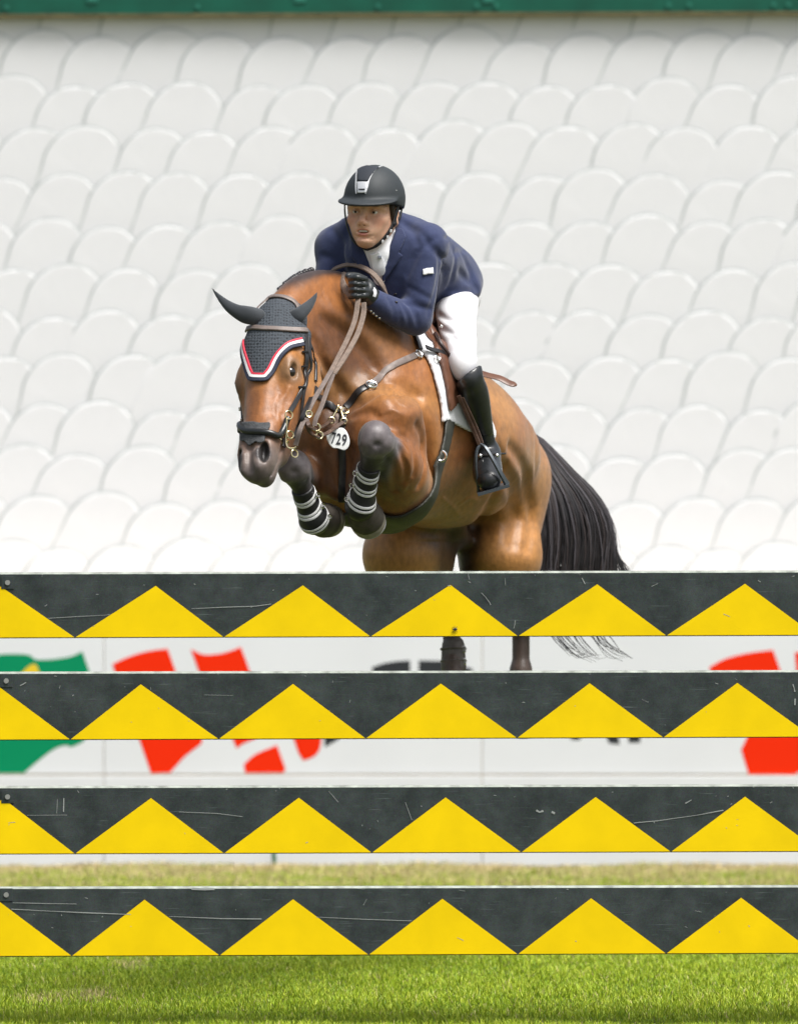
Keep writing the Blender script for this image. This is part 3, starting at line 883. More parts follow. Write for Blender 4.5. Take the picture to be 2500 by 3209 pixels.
# dapple-like slow variation
ph = rsd.rand(6, 3) * 6.28; fr = rsd.randn(6, 3) * 7
slow = sum(np.sin(hV @ fr[i] + ph[i, 0]) for i in range(6)) / 6
tint(0.45 * sstep(0.0, 0.7, slow), DARKBAY); tint(0.50 * sstep(0.0, 0.7, -slow), TAN)
lu = (hV - HO) @ HU; lf = (hV - HO) @ HF
tint(0.55 * sstep(-.14, -.32, lu) * sstep(.15, -.1, lf) * sstep(-.95, -.7, lf), TAN)               # lighter belly
tint(0.45 * sstep(.12, .3, lu) * sstep(.2, -.2, lf), DARKBAY)                                      # darker back
tint(0.80 * sstep(.17, .03, segdist(hV, [P(1030, 1060, .74), P(1085, 1140, .80), P(1090, 1230, .80), P(1050, 1330, .72), P(1010, 1500, .68)])), DARKBAY)
tint(0.5 * sstep(.12, .03, segdist(hV, [P(1120, 1040, .86), P(1180, 1110, .92), P(1130, 1200, .84)])), DARKBAY)
for kn, fe, ho, el, ro in ((LKN, LFE, LHO, P(1262, 1462, .74), .105), (RKN, RFE, RHO, P(965, 1495, .76), .080)):
    dl = segdist(hV, [el + (kn - el) * .85, kn, fe, ho])
    tint(sstep(ro, .060, dl), GREYP)
    tint(sstep(.078, .052, segdist(hV, [kn + (fe - kn) * .30, fe, ho])), POINT)
tint(sstep(.17, .10, segdist(hV, [P(1440, 1700, 2.1), P(1420, 1800, 2.1)])) * .85, POINT)              # shade between the thighs, painted into the coat
ht = (hV - HQ) @ HA / 1.05; hn = (hV - HQ) @ HN; hb = (hV - HQ) @ HB
head = sstep(-.30, -.24, hn) * (np.abs(hb) < .16) * (ht > -.05)
tint(head * sstep(.42, .56, ht) * .93, np.array([.155, .125, .112]))                                  # muzzle
tint(head * sstep(.575, .605, ht) * .6, np.array([.06, .05, .05]))
for s in (-1, 1):
    c = K(.250, -.055, .105 * s)
    tint(.85 * sstep(.062, .022, np.linalg.norm(hV - c, axis=1)), POINT * 1.6)
    c = K(.553, -.030, .046 * s)
    tint(.95 * sstep(.034, .020, np.linalg.norm((hV - c) * 1.0, axis=1)), POINT)
tint(.5 * head * sstep(.03, .015, np.abs(hb)) * sstep(.26, .36, ht) * sstep(-.03, .0, hn), DARKBAY)
tint(.45 * sstep(-.35, -.75, lf) * sstep(.2, .0, lu), TAN)
tint(.35 * sstep(.0, .2, lf) * sstep(.1, -.02, np.abs(lu - .05)), TAN)
for s in (-1, 1):
    c = K(.548, -.030, .051 * s); q_ = hV - c
    e1, e2, e3 = nrm(HA - .32 * HB * s + .25 * HN), nrm(HN * .8 + .6 * HB * s), nrm(HB * s * .8 - HN * .6)
    dd_ = np.sqrt(((q_ @ e1) / .034) ** 2 + ((q_ @ e2) / .030) ** 2 + ((q_ @ e3) / .0150) ** 2)
    tint(.97 * sstep(1.10, .98, dd_), np.array([.008, .006, .006]))
for A in ([P(1622, 1890, 2.45), P(1632, 1990, 2.5), P(1632, 2105, 2.48), P(1640, 2270, 2.40)],
          [P(1395, 1900, 2.20), P(1412, 1960, 2.25), P(1420, 2070, 2.22), P(1425, 2230, 2.14)]):
    tint(sstep(.16, .07, segdist(hV, A)), np.array([.075, .050, .038]))
tint(.80 * sstep(.17, .10, segdist(hV, [P(1315, 1640, 1.80), P(1325, 1720, 1.85), P(1330, 1800, 1.9)])) * sstep(1195, 1225, to_px(hV[:, 0], hV[:, 1], hV[:, 2])[0]), DARKBAY * .40)  # belly shade on the inner right thigh, put into the coat colour
tint(.9 * sstep(.13, .07, segdist(hV, [P(1425, 1662, 1.9), P(1440, 1680, 2.05), P(1475, 1760, 2.06)])) * sstep(1372, 1400, to_px(hV[:, 0], hV[:, 1], hV[:, 2])[0]) * sstep(1530, 1500, to_px(hV[:, 0], hV[:, 1], hV[:, 2])[0]) * sstep(1632, 1652, to_px(hV[:, 0], hV[:, 1], hV[:, 2])[1]), DARKBAY * .30)  # groin and inner left thigh: shade painted into the coat colour
crest = segdist(hV, [P(893, 940, .72), P(940, 880, .79), P(1005, 852, .88), P(1075, 862, 1.0), P(1150, 915, 1.12), P(1230, 975, 1.2)])
tint(.92 * sstep(.055, .028, crest), POINT)

m_coat = mat('bay_coat', (.3, .13, .05), rough=.43, var=.20, vscale=70, bump=.30, bscale=520, attr='coat', sheen=.10, stretch=(1, .22, .55), spec=.45, bdist=.0015)
nt_ = m_coat.node_tree; b1_ = [n for n in nt_.nodes if n.type == 'BUMP'][0]
nz_ = nt_.nodes.new('ShaderNodeTexNoise'); nz_.inputs['Scale'].default_value = 17; nz_.inputs['Detail'].default_value = 5; nz_.inputs['Roughness'].default_value = .6
b2_ = nt_.nodes.new('ShaderNodeBump'); b2_.inputs['Strength'].default_value = .30; b2_.inputs['Distance'].default_value = .012
tc_ = [n for n in nt_.nodes if n.type == 'TEX_COORD'][0]
nt_.links.new(tc_.outputs['Object'], nz_.inputs['Vector']); nt_.links.new(nz_.outputs['Fac'], b2_.inputs['Height'])
nt_.links.new(b2_.outputs['Normal'], b1_.inputs['Normal'])
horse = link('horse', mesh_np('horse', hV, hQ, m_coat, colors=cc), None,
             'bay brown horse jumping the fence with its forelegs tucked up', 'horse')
# ------------------------------------------------------------------ tack
m_leather = mat('brown_leather', (.075, .042, .030), .42, var=.25, vscale=40, bump=.15, bscale=300, spec=.55)
m_greylea = mat('worn_grey_leather', (.17, .135, .12), .5, var=.2, vscale=40, bump=.15, bscale=300)
m_rubber = mat('brown_rubber_grip', (.20, .15, .12), .75, var=.15, vscale=60, bump=.5, bscale=260, bdist=.003)
m_blackl = mat('black_leather', (.016, .015, .016), .36, var=.2, vscale=40, spec=.55)
m_brass = mat('pale_brass', (.78, .68, .42), .24, metal=1.0)
m_silver = mat('polished_steel', (.80, .80, .78), .2, metal=1.0)
m_saddle = mat('saddle_leather', (.125, .052, .028), .38, var=.2, vscale=25, bump=.12, bscale=250, spec=.55)
m_dsaddle = mat('dark_saddle_leather', (.040, .020, .016), .4, var=.2, vscale=25, bump=.12, bscale=250)
m_pad = mat('white_quilted_cotton', (.78, .79, .82), .85, bump=.5, bscale=90, bdist=.004)
m_web = mat('black_webbing', (.018, .018, .019), .7, var=.3, vscale=60, bump=.4, bscale=200)
m_bluek = mat('slate_cloth', (.030, .036, .044), .8, bump=.3, bscale=500, sheen=.3)
m_navytrim = mat('navy_trim', (.020, .026, .050), .7, bump=.4, bscale=600)
m_redtrim = mat('red_trim', (.62, .03, .06), .6)
m_whitetrim = mat('white_trim', (.82, .82, .82), .6)
def knit_material():
    m = mat('black_crochet', (.02, .024, .03), .85)
    nt = m.node_tree; N = nt.nodes; L = nt.links; b = N['Principled BSDF']
    tc = N.new('ShaderNodeTexCoord'); v = N.new('ShaderNodeTexVoronoi'); v.inputs['Scale'].default_value = 105; v.inputs['Randomness'].default_value = .25
    r = N.new('ShaderNodeValToRGB'); r.color_ramp.elements[0].position = .10; r.color_ramp.elements[0].color = (.004, .004, .006, 1)
    r.color_ramp.elements[1].position = .48; r.color_ramp.elements[1].color = (.050, .060, .072, 1)
    bp = N.new('ShaderNodeBump'); bp.inputs['Strength'].default_value = .9; bp.inputs['Distance'].default_value = .004
    L.new(tc.outputs['Object'], v.inputs['Vector']); L.new(v.outputs['Distance'], r.inputs[0]); L.new(r.outputs[0], b.inputs['Base Color'])
    L.new(v.outputs['Distance'], bp.inputs['Height']); L.new(bp.outputs[0], b.inputs['Normal'])
    return m
m_knit = knit_material()

def surf_path(fld, pts, off, n=7, snap=True):
    """pts: (px,py) hits or world points -> smooth path on the surface with normals."""
    W = [fld.hit(*p) if len(p) == 2 else np.asarray(p, float) for p in pts]
    S = spline(W, n)
    if snap: S = fld.snap(S, off)
    return S, fld.grad(S)
def strap(name, m, parent, fld, pts, width, thick=.003, off=.003, n=7, **kw):
    S, G = surf_path(fld, pts, off, n)
    return MB().ribbon(S, G, width, thick).build(name, m, parent, **kw)
def free_strap(name, m, parent, pts, width, thick=.004, normal=(-.2, -1, .2), n=8, **kw):
    S = spline(pts, n)
    return MB().ribbon(S, [np.asarray(normal, float)] * len(S), width, thick).build(name, m, parent, **kw)
def polysd(px, py, poly):
    """signed distance (negative inside) to a closed polygon, same unit as the input."""
    A = np.asarray(poly, np.float32); n = len(A)
    best = np.full(px.shape, 1e9, np.float32); inside = np.zeros(px.shape, bool)
    for i in range(n):
        x0, y0 = A[i]; x1, y1 = A[(i + 1) % n]
        ex, ey = x1 - x0, y1 - y0
        wx, wy = px - x0, py - y0
        t = np.clip((wx * ex + wy * ey) / (ex * ex + ey * ey + 1e-9), 0, 1)
        best = np.minimum(best, (wx - t * ex) ** 2 + (wy - t * ey) ** 2)
        c = (y0 > py) != (y1 > py)
        inside ^= c & (px < (x1 - x0) * (py - y0) / (y1 - y0 if abs(y1 - y0) > 1e-9 else 1e-9) + x0)
    return np.where(inside, -1, 1) * np.sqrt(best)
def shell(name, m, parent, fld, lo, hi, step, off, th, region, smooth=2, **kw):
    """A sheet lying off metres above a sculpted surface, th thick, cut to region(X,Y,Z) < 0."""
    ax = [np.arange(l, h, step) for l, h in zip(lo, hi)]
    X, Y, Z = np.meshgrid(*ax, indexing='ij')
    F = fld.sample(np.stack([X, Y, Z], -1)).astype(np.float32)
    G = np.maximum(np.abs(F - off) - th, region(X, Y, Z)).astype(np.float32)
    V, Q = surface_nets(G, ax, smooth)
    return link(name, mesh_np(name, V, Q, m), parent, **kw)
def to_px(X, Y, Z):
    k = (D0 + Y) / D0 / 1000.0
    return X / k + 1250.0, 1604.5 - (Z - CAMZ) / k
def fu(X, Y, Z):
    return ((X - HO[0]) * HF[0] + (Y - HO[1]) * HF[1] + (Z - HO[2]) * HF[2],
            (X - HO[0]) * HU[0] + (Y - HO[1]) * HU[1] + (Z - HO[2]) * HU[2])
def fuh(px, py):
    p = horse_f.hit(px, py) - HO
    return (float(p @ HF), float(p @ HU))

# ---- eyes, hooves, mane, as parts of the horse
m_eye = mat('horse_eye', (.010, .006, .005), .06, spec=.8)
for s in (-1, 1):
    MB().sphere(K(.250, -.060, .0905 * s), .0205, 18).build('eye', m_eye, horse)
m_hair = mat('black_hair', (.022, .020, .022), .40, var=.3, vscale=80)
crest_path = spline([P(900, 936, .72), P(945, 884, .79), P(1000, 860, .88), P(1060, 862, .98)], 6)
for i, q_ in enumerate(((897, 908), (914, 891), (931, 878), (947, 869), (963, 862), (980, 857))):                                       # small plaits rolled up along the crest, falling to its right
    c = P(q_[0] - 5, q_[1] - 5, .78 + .02 * i)
    b = MB()
    for q in range(4):
        b.sphere(c + np.array([-.006 * q, -.003 * q, .007 - .003 * q]), .0115 - .0012 * q, 8, (1, 1, .85))
    b.build('mane_plait', m_hair, horse)

# ---- ear bonnet
bonnet = empty('ear_bonnet', HQ, 'black crocheted ear bonnet with red, white and navy edging on the horse', 'ear bonnet')
Vpts = [(764, 1078), (767, 1106), (774, 1140), (784, 1174), (793, 1187), (828, 1189), (844, 1177), (872, 1135), (897, 1102), (920, 1085), (946, 1077)]
def bonnet_region(X, Y, Z):
    px, py = to_px(X, Y, Z)
    top = [(975, 1060), (975, 1000), (940, 950), (905, 938), (860, 926), (800, 935), (760, 970), (720, 1010), (716, 1060)]
    r = polysd(px.astype(np.float32), py.astype(np.float32), Vpts + top) * 1e-3
    n = (X - HQ[0]) * HN[0] + (Y - HQ[1]) * HN[1] + (Z - HQ[2]) * HN[2]
    return np.maximum(r, -.135 - n)
shell('crochet_cap', m_knit, bonnet, horse_f, (-.56, .12, 1.98), (-.24, .82, 2.34), .0036, .0045, .0030, bonnet_region)
bp, bg = surf_path(horse_f, Vpts, .009, 5)
side = np.array([np.cross(nrm(bp[min(i + 1, len(bp) - 1)] - bp[max(i - 1, 0)]), bg[i]) for i in range(len(bp))])
for nm, m_, o_, w_ in (('navy_edging', m_navytrim, 0.004, .013), ('white_edging', m_whitetrim, -.0065, .0105), ('red_edging', m_redtrim, -.015, .0075)):
    sgn = 1.0 if side[len(side) // 2][2] < 0 else -1.0
    S_ = horse_f.snap(bp + side * sgn * o_, .009); MB().ribbon(S_, horse_f.grad(S_), w_, .006).build(nm, m_, bonnet)
def ear(pts):
    P_ = np.array([p for p, r in pts]); lo = P_.min(0) - .05; hi = P_.max(0) + .05
    e = Field(*[np.arange(l, h, .0032) for l, h in zip(lo, hi)])
    e.chain(pts, 0, n=7, flat=(np.array([.1, 1, .2]), .52))
    return e
e = ear([(P(808, 990, .57), .026), (P(776, 987, .55), .0300), (P(742, 975, .55), .0230), (P(712, 955, .56), .0165), (P(684, 927, .57), .0085), (P(663, 901, .575), .002)])
e.chain([(P(760, 975, .515), .006), (P(725, 958, .525), .006), (P(695, 934, .545), .003)], .02, sub=True, n=3)
link('ear_cover', mesh_np('ear_cover', *e.mesh(2), m_bluek), bonnet)
e = ear([(P(905, 1000, .61), .022), (P(925, 994, .58), .0265), (P(943, 980, .58), .0225), (P(964, 960, .59), .0170), (P(983, 936, .60), .0095), (P(995, 914, .605), .002)])
e.chain([(P(935, 984, .545), .006), (P(960, 962, .56), .005), (P(980, 938, .575), .003)], .02, sub=True, n=3)
link('ear_cover', mesh_np('ear_cover', *e.mesh(2), m_bluek), bonnet)

# ---- bridle
bridle = empty('bridle', HQ + HA * .1, 'brown leather bridle with black padded noseband and brass bit on the horse', 'bridle')
strap('browband', m_greylea, bridle, horse_f, [(752, 1026), (775, 1032), (820, 1034), (870, 1037), (920, 1041), (955, 1042)], .018, .006, .012)
strap('crownpiece', m_greylea, bridle, horse_f, [(803, 985), (814, 962), (830, 950), (850, 943), (872, 940), (898, 946), (918, 958), (930, 982)], .020, .005, .012)
strap('cheekpiece', m_blackl, bridle, horse_f, [(955, 1045), (956, 1075), (957, 1120), (953, 1185), (940, 1226), (922, 1262), (906, 1290)], .016, .005, .006)
strap('noseband_strap', m_blackl, bridle, horse_f, [(962, 1060), (965, 1110), (962, 1160), (950, 1208), (940, 1265), (932, 1310)], .012, .004, .009)
strap('throat_latch', m_blackl, bridle, horse_f, [(960, 1050), (972, 1090), (982, 1130), (986, 1165), (985, 1195)], .013, .004, .005)
lc = [P(746, 1165, .43), P(750, 1205, .41), P(757, 1247, .38), P(762, 1280, .36), P(763, 1318, .34)]
strap('cheekpiece', m_blackl, bridle, horse_f, [K(.12, -.07, -.09), K(.20, -.085, -.1), K(.27, -.10, -.1), K(.36, -.10, -.075), K(.44, -.10, -.066)], .015, .006, .006)
for q in ([957, 1102], [955, 1148], [946, 1212]):
    c = horse_f.hit(*q, off=.008)
    MB().box(c, (.022, .008, .006), bevel=.001).build('keeper', m_blackl, bridle, smooth=False)
# buckles down the far cheek
for q in (.24, .30, .35, .40):
    c = horse_f.snap(np.array([K(q, -.095, -.085)]), .007)[0]
    MB().box(c, (.006, .008, .014), bevel=.002).build('buckle', m_silver, bridle, smooth=False)
# padded noseband: a roll across the nose
S, G = surf_path(horse_f, [K(.405, -.085, -.075), K(.402, -.05, -.066), (772, 1352), (800, 1356), (840, 1361), (868, 1366), K(.408, -.085, .08)], .009, 6)
MB().tube(S, .0105, 12).build('padded_noseband', mat('black_padding', (.012, .014, .014), .3, spec=.6), bridle)
m_felt = mat('grey_felt', (.065, .068, .072), .9, var=.25, vscale=60, bump=.6, bscale=220, bdist=.004)
def noseb(poly):
    def r(X, Y, Z):
        px, py = to_px(X, Y, Z); n = (X - HQ[0]) * HN[0] + (Y - HQ[1]) * HN[1] + (Z - HQ[2]) * HN[2]
        return np.maximum(polysd(px.astype(np.float32), py.astype(np.float32), poly) * 1e-3, -.08 - n)
    return r
lo_, hi_ = (-.56, .08, 1.82), (-.36, .42, 1.95)
shell('nose_pad', m_felt, bridle, horse_f, lo_, hi_, .003, .004, .0028, noseb([(755, 1322), (790, 1319), (815, 1324), (846, 1322), (848, 1336), (838, 1348), (845, 1352), (830, 1360), (755, 1350)]), 1)
shell('nose_pad', m_felt, bridle, horse_f, lo_, hi_, .003, .004, .0028, noseb([(750, 1356), (832, 1364), (829, 1384), (812, 1388), (800, 1384), (781, 1398), (764, 1382), (750, 1380)]), 1)
# bit with its rings and cheek rod
bit = MB()
def bring(px, py, d, R, r=.0028, ax=(.55, -.8, .1)): bit.ring(P(px, py, d), ax, R, r, 22, 7)
D_B = horse_f.hit(885, 1340)[1] - .008
bring(905, 1300, D_B, .0135, .0026); bring(886, 1364, D_B - .004, .0155, .0028); bring(909, 1362, D_B - .004, .0120, .0028); bring(923, 1421, D_B - .01, .0120, .0026)
bit.tube(spline([P(899, 1312, D_B - .006), P(898, 1345, D_B - .008), P(896, 1385, D_B - .01), P(903, 1402, D_B - .012), P(918, 1405, D_B - .012), P(928, 1399, D_B - .012)], 6), .0034, 8)
bit.tube([P(884, 1388, D_B), P(905, 1384, D_B - .006)], .006, 8)
bit.build('bit', m_brass, bridle)
strap('chin_strap', m_blackl, bridle, horse_f, [(884, 1372), (884, 1390), (880, 1402)], .016, .005, .006)

# ---- breastplate and martingale
breast = empty('breastplate', H(.5, 0, -.05), 'leather breastplate and martingale crossing the horse chest', 'breastplate')
strap('shoulder_strap', m_greylea, breast, horse_f, [(1316, 1105), (1290, 1118), (1236, 1143), (1200, 1172), (1164, 1204)], .021, .004, .004)
strap('shoulder_strap', m_blackl, breast, horse_f, [(1168, 1200), (1141, 1217), (1110, 1246), (1082, 1278)], .023, .004, .004)
strap('shoulder_strap', m_blackl, breast, horse_f, [(1074, 1285), (1045, 1280), (1015, 1268), (995, 1245), (990, 1215)], .022, .004, .004)
strap('saddle_strap', m_blackl, breast, horse_f, [(1316, 1109), (1340, 1115), (1368, 1121)], .017, .005, .028)
strap('girth_strap', m_blackl, breast, horse_f, [(1076, 1295), (1074, 1330), (1072, 1400), (1073, 1470), (1070, 1530), (1072, 1570)], .023, .004, .004)
strap('wither_strap', m_blackl, breast, horse_f, [(1311, 1100), (1302, 1075), (1292, 1050), (1278, 1025)], .017, .005, .010)
c = horse_f.hit(1164, 1204, .010); g = horse_f.grad(np.array([c]))[0]
bk = MB(); bk.ring(c, g, .0165, .0032, 16, 6, 1.15, up=(.75, 0, .6)); bk.box(c - g * .001, (.018, .004, .018), Matrix.Rotation(math.radians(-38), 3, 'Y'), bevel=.001)
bk.build('buckle', m_silver, breast)
for q, R in (((1313, 1108), .013), ((1370, 1122), .010), ((1079, 1287), .014)):
    c = horse_f.hit(*q, off=.026 if q[0] == 1370 else .008); MB().ring(c, horse_f.grad(np.array([c]))[0], R, .0032, 18, 6).build('ring', m_silver if q[0] > 1200 else m_brass, breast)
ch = horse_f.hit(1077, 1289, .012)
dB = ch[1]
for A_ in ([(1060, 1270), (1054, 1285), (1046, 1300), (1038, 1311)], [(1066, 1276), (1069, 1290), (1073, 1303), (1077, 1314)]):
    MB().tube(spline([P(x, y, dB - .012 - .004 * i) for i, (x, y) in enumerate(A_)], 5), [.0045, .006, .006, .005, .0045] + [.0045] * 11, 8).build('snap_hook', m_brass, breast)
    MB().ring(P(A_[-1][0], A_[-1][1] + 6, dB - .028), (.2, -1, .1), .010, .003, 16, 6).build('ring', m_brass, breast)
free_strap('martingale_strap', m_leather, breast, [P(1036, 1318, dB - .03), P(1016, 1333, dB - .09), P(996, 1342, dB - .16)], .012)
free_strap('martingale_strap', m_leather, breast, [P(1076, 1322, dB - .03), P(1050, 1340, dB - .07), P(1025, 1357, dB - .12), P(1002, 1364, dB - .16)], .013)
MB().ring(P(992, 1339, dB - .17), (.3, -1, .2), .0115, .0036, 18, 7).build('rein_ring', m_brass, breast)
MB().ring(P(1001, 1364, dB - .165), (.3, -1, .2), .0110, .0036, 18, 7).build('rein_ring', m_brass, breast)

# number disc hanging under the breastplate
m_disc = mat('white_number_plate', (.82, .84, .83), .45)
tagp = horse_f.hit(1058, 1382, .022)
disc = empty('number_disc', tagp, 'white oval number plate reading 729 on the horse chest', 'number plate')
out = [(1035, 1346), (1046, 1340), (1053, 1343), (1058, 1345), (1062, 1341), (1074, 1341), (1086, 1352), (1094, 1372), (1095, 1390), (1089, 1404), (1078, 1411), (1066, 1408), (1056, 1405), (1044, 1404), (1034, 1395), (1026, 1381), (1023, 1366), (1027, 1353)]
out = spline(out + [out[0]], 3)[:-1]
tl_ = np.array([0, -.03, .0])
V = [P(x, y, tagp[1] - .012 - (y - 1376) * .00012) for x, y in out]; n = len(V)
ctr = np.mean(V, 0)
W = [v + [0, .003, 0] for v in V] + V + [ctr + (v - ctr) * .94 + [0, -.0012, 0] for v in V]
F = [list(range(n))[::-1]] + [[r * n + i, r * n + (i + 1) % n, (r + 1) * n + (i + 1) % n, (r + 1) * n + i] for r in (0, 1) for i in range(n)] + [list(range(2 * n, 3 * n))]
me = mesh_np('plate', W, F, m_disc, False)
bm = bmesh.new(); bm.from_mesh(me); bmesh.ops.recalc_face_normals(bm, faces=bm.faces); bm.to_mesh(me); bm.free()
link('plate', me, disc)
def text_mesh(txt, size, m, name, extrude=.0006):
    cu = bpy.data.curves.new('txt', 'FONT'); cu.body = txt; cu.size = size; cu.extrude = extrude; cu.align_x = 'CENTER'; cu.align_y = 'CENTER'
    cu.offset = size * .018
    o = bpy.data.objects.new('txt', cu); COL.objects.link(o)
    bpy.context.view_layer.update()
    dg = bpy.context.evaluated_depsgraph_get()
    me = bpy.data.meshes.new_from_object(o.evaluated_get(dg)); me.name = name
    bpy.data.objects.remove(o); me.materials.clear(); me.materials.append(m)
    return me
for chv, px, py, sx in (('7', 1045, 1374, .60), ('2', 1061, 1377, .62), ('9', 1079, 1380, .64)):
    t_ = link('digit', text_mesh(chv, .050, m_blk, 'digit'), disc)
    t_.matrix_parent_inverse = Matrix.Identity(4)
    wp = P(px, py, tagp[1] - .0145 - (py - 1376) * .00012)
    t_.location = tuple(wp - np.array(disc.location)); t_.rotation_euler = (math.radians(90 - 7), math.radians(6), 0); t_.scale = (sx, 1.0, 1)

# ---- reins: from the bit to the hands, bight looped over the neck
reins = empty('reins', P(1000, 1250, .5), 'brown rubber-grip reins running from bit to hand and looping behind the neck', 'reins')
dH = .80
hdl, hdr = P(1122, 936, dH - .02), P(1139, 948, dH - .02)
nr = (-.35, -1, .15)
free_strap('rubber_grip', m_rubber, reins, [hdl, P(1112, 1000, .74), P(1088, 1062, .67), P(1060, 1118, .60), P(1037, 1163, .545)], .0165, .006, nr)
free_strap('rubber_grip', m_rubber, reins, [hdr, P(1138, 985, .76), P(1120, 1045, .69), P(1082, 1115, .61), P(1045, 1171, .545)], .0175, .006, nr)
free_strap('rein', m_greylea, reins, [P(1037, 1162, .545), P(1010, 1208, .49), P(980, 1258, .43), P(958, 1305, .38), P(940, 1345, .33), P(926, 1395, D_B - .014)], .016, .005, nr)
free_strap('rein', m_greylea, reins, [P(1044, 1170, .547), P(1024, 1225, .50), P(1006, 1275, .46), P(990, 1310, .43), P(985, 1335, .42)], .015, .005, nr)
free_strap('rein', m_leather, reins, [P(992, 1344, dB - .18), P(972, 1338, .36), P(962, 1318, .36), P(957, 1300, .37)], .014, .005, (.1, -1, .3))
free_strap('rein', m_leather, reins, [P(1000, 1370, dB - .17), P(982, 1362, .42), P(966, 1345, .38), P(957, 1322, .37)], .012, .005, (.1, -1, .3))
free_strap('rein', m_blackl, reins, [P(975, 1245, .45), P(950, 1300, .36), P(934, 1340, D_B + .02), P(922, 1372, D_B)], .015, .005, nr)
MB().ring(P(968, 1297, .365), (.3, -1, .2), .010, .003, 16, 6).build('keeper_ring', m_brass, reins)
bight = [P(1026, 862, 1.06), P(1040, 846, 1.03), P(1065, 834, 1.0), P(1098, 828, .97), P(1135, 836, .93), P(1170, 858, .90), P(1196, 890, .90), P(1212, 920, .93), P(1226, 945, .98)]
S = spline(bight, 8); MB().ribbon(S, [np.array([.1, -.75, .65])] * len(S), .019, .006).build('bight', m_rubber, reins)
S = spline([P(1105, 930, .80), P(1082, 905, .84), P(1070, 880, .88), P(1072, 862, .92), P(1086, 856, .93)], 8)
MB().ribbon(S, [np.array([-.6, -.6, .5])] * len(S), .024, .006).build('hand_loop', m_rubber, reins)

# ---- saddle pad, saddle, stirrup, girth
pad_edge = [fuh(q[0] - 10, q[1]) for q in ((1302, 1052), (1316, 1092), (1345, 1140), (1366, 1200), (1383, 1270), (1388, 1325), (1400, 1318), (1440, 1338), (1490, 1362))]
pad_poly = [(pad_edge[0][0] + .06, .5)] + pad_edge + [(-.222, pad_edge[-1][1] - .004), (-.235, pad_edge[-1][1] + .03), (-.185, .09), (-.19, .20), (-.40, .34), (-.44, .5)]
lo_, hi_ = (-.36, .85, 1.80), (.42, 1.80, 2.42)
def fu_region(poly):
    P_ = np.array(poly)
    def r(X, Y, Z):
        a, b = fu(X, Y, Z); return polysd(a.astype(np.float32), b.astype(np.float32), P_)
    return r
saddle_pad = shell('saddle_pad', m_pad, None, horse_f, lo_, hi_, .0058, .010, .0065, fu_region(pad_poly), 3,
                   label='white quilted saddle pad under the brown saddle', cat='saddle pad')
saddle = empty('saddle', H(-.15, 0, .38), 'brown leather jumping saddle under the rider', 'saddle')
fl = [fuh(q[0] - 26, q[1]) for q in ((1326, 1035), (1346, 1090), (1374, 1130), (1398, 1195), (1408, 1262), (1416, 1290), (1436, 1262))]
flap_poly = [(fl[0][0] + .02, .5)] + fl + [(fl[-1][0] - .10, fl[-1][1] + .01), (fl[-1][0] - .22, fl[-1][1] + .14), (-.46, .5)]
shell('flap', m_saddle, saddle, horse_f, lo_, hi_, .0058, .024, .006, fu_region(flap_poly), 3)
kr = [(1352, 1000), (1372, 1040), (1388, 1090), (1402, 1140), (1416, 1190), (1426, 1240)]
S, G = surf_path(horse_f, kr, .036, 5); MB().tube(S, [.016] + [.020] * (len(S) - 2) + [.013], 10).build('knee_roll', m_dsaddle, saddle)
S, G = surf_path(horse_f, [(1330, 1040), (1350, 1092), (1378, 1134), (1400, 1196), (1409, 1255)], .036, 5); MB().tube(S, .0055, 8).build('flap_welt', m_dsaddle, saddle)
sf = Field(np.arange(-.25, .5, .008), np.arange(.95, 2.0, .008), np.arange(2.0, 2.5, .008))
sf.chain([(H(-.02, -.12, .30), .03), (H(-.03, 0, .43), .028), (H(-.02, .12, .30), .03)], 0, n=5)      # pommel arch
sf.chain([(H(-.03, 0, .42), .03), (H(-.2, 0, .38), .06), (H(-.38, 0, .385), .07), (H(-.50, 0, .43), .04)], .05, flat=(HL, 2.1), n=4)
link('seat', mesh_np('seat', *sf.mesh(2), m_saddle), saddle)
c = P(1386, 1025, 1.09)
MB().sphere(P(1382, 1022, 1.10), .006, 8).build('stud', m_silver, saddle)

# girth with belly guard
ga = [fuh(*q) for q in ((1412, 1306), (1398, 1395), (1352, 1480), (1306, 1556), (1268, 1622))]
gx = np.array([-.38, -.25, -.15, 0.0, .05]); gf = np.array([.10, .155, .145, .10, .09])
def girth_region(X, Y, Z):
    a, b = fu(X, Y, Z)
    order = np.argsort(gx)
    ctr = np.interp(b, gx[order], gf[order])
    half = np.interp(b, [-.40, -.31, -.25, -.19, -.05], [.15, .125, .070, .040, .036])
    return np.maximum(np.abs(a - ctr) - half, b - .035)
girth = empty('girth', H(0, 0, -.36), 'dark webbing girth with wide belly guard under the horse', 'girth')
m_guard = mat('dark_belly_guard', (.040, .042, .034), .55, var=.3, vscale=18, bump=.2, bscale=200)
shell('belly_guard', m_guard, girth, horse_f, (-.40, .75, 1.42), (.45, 1.75, 2.0), .0055, .010, .005, girth_region, 3)
c = horse_f.hit(1380, 1428, .018, d0=.90); g = horse_f.grad(np.array([c]))[0]
MB().tube([c + np.array([math.cos(a) * .017, 0, math.sin(a) * .017]) + g * .002 for a in np.linspace(-2.0, 1.3, 14)], .0042, 7).build('half_ring', m_silver, girth)

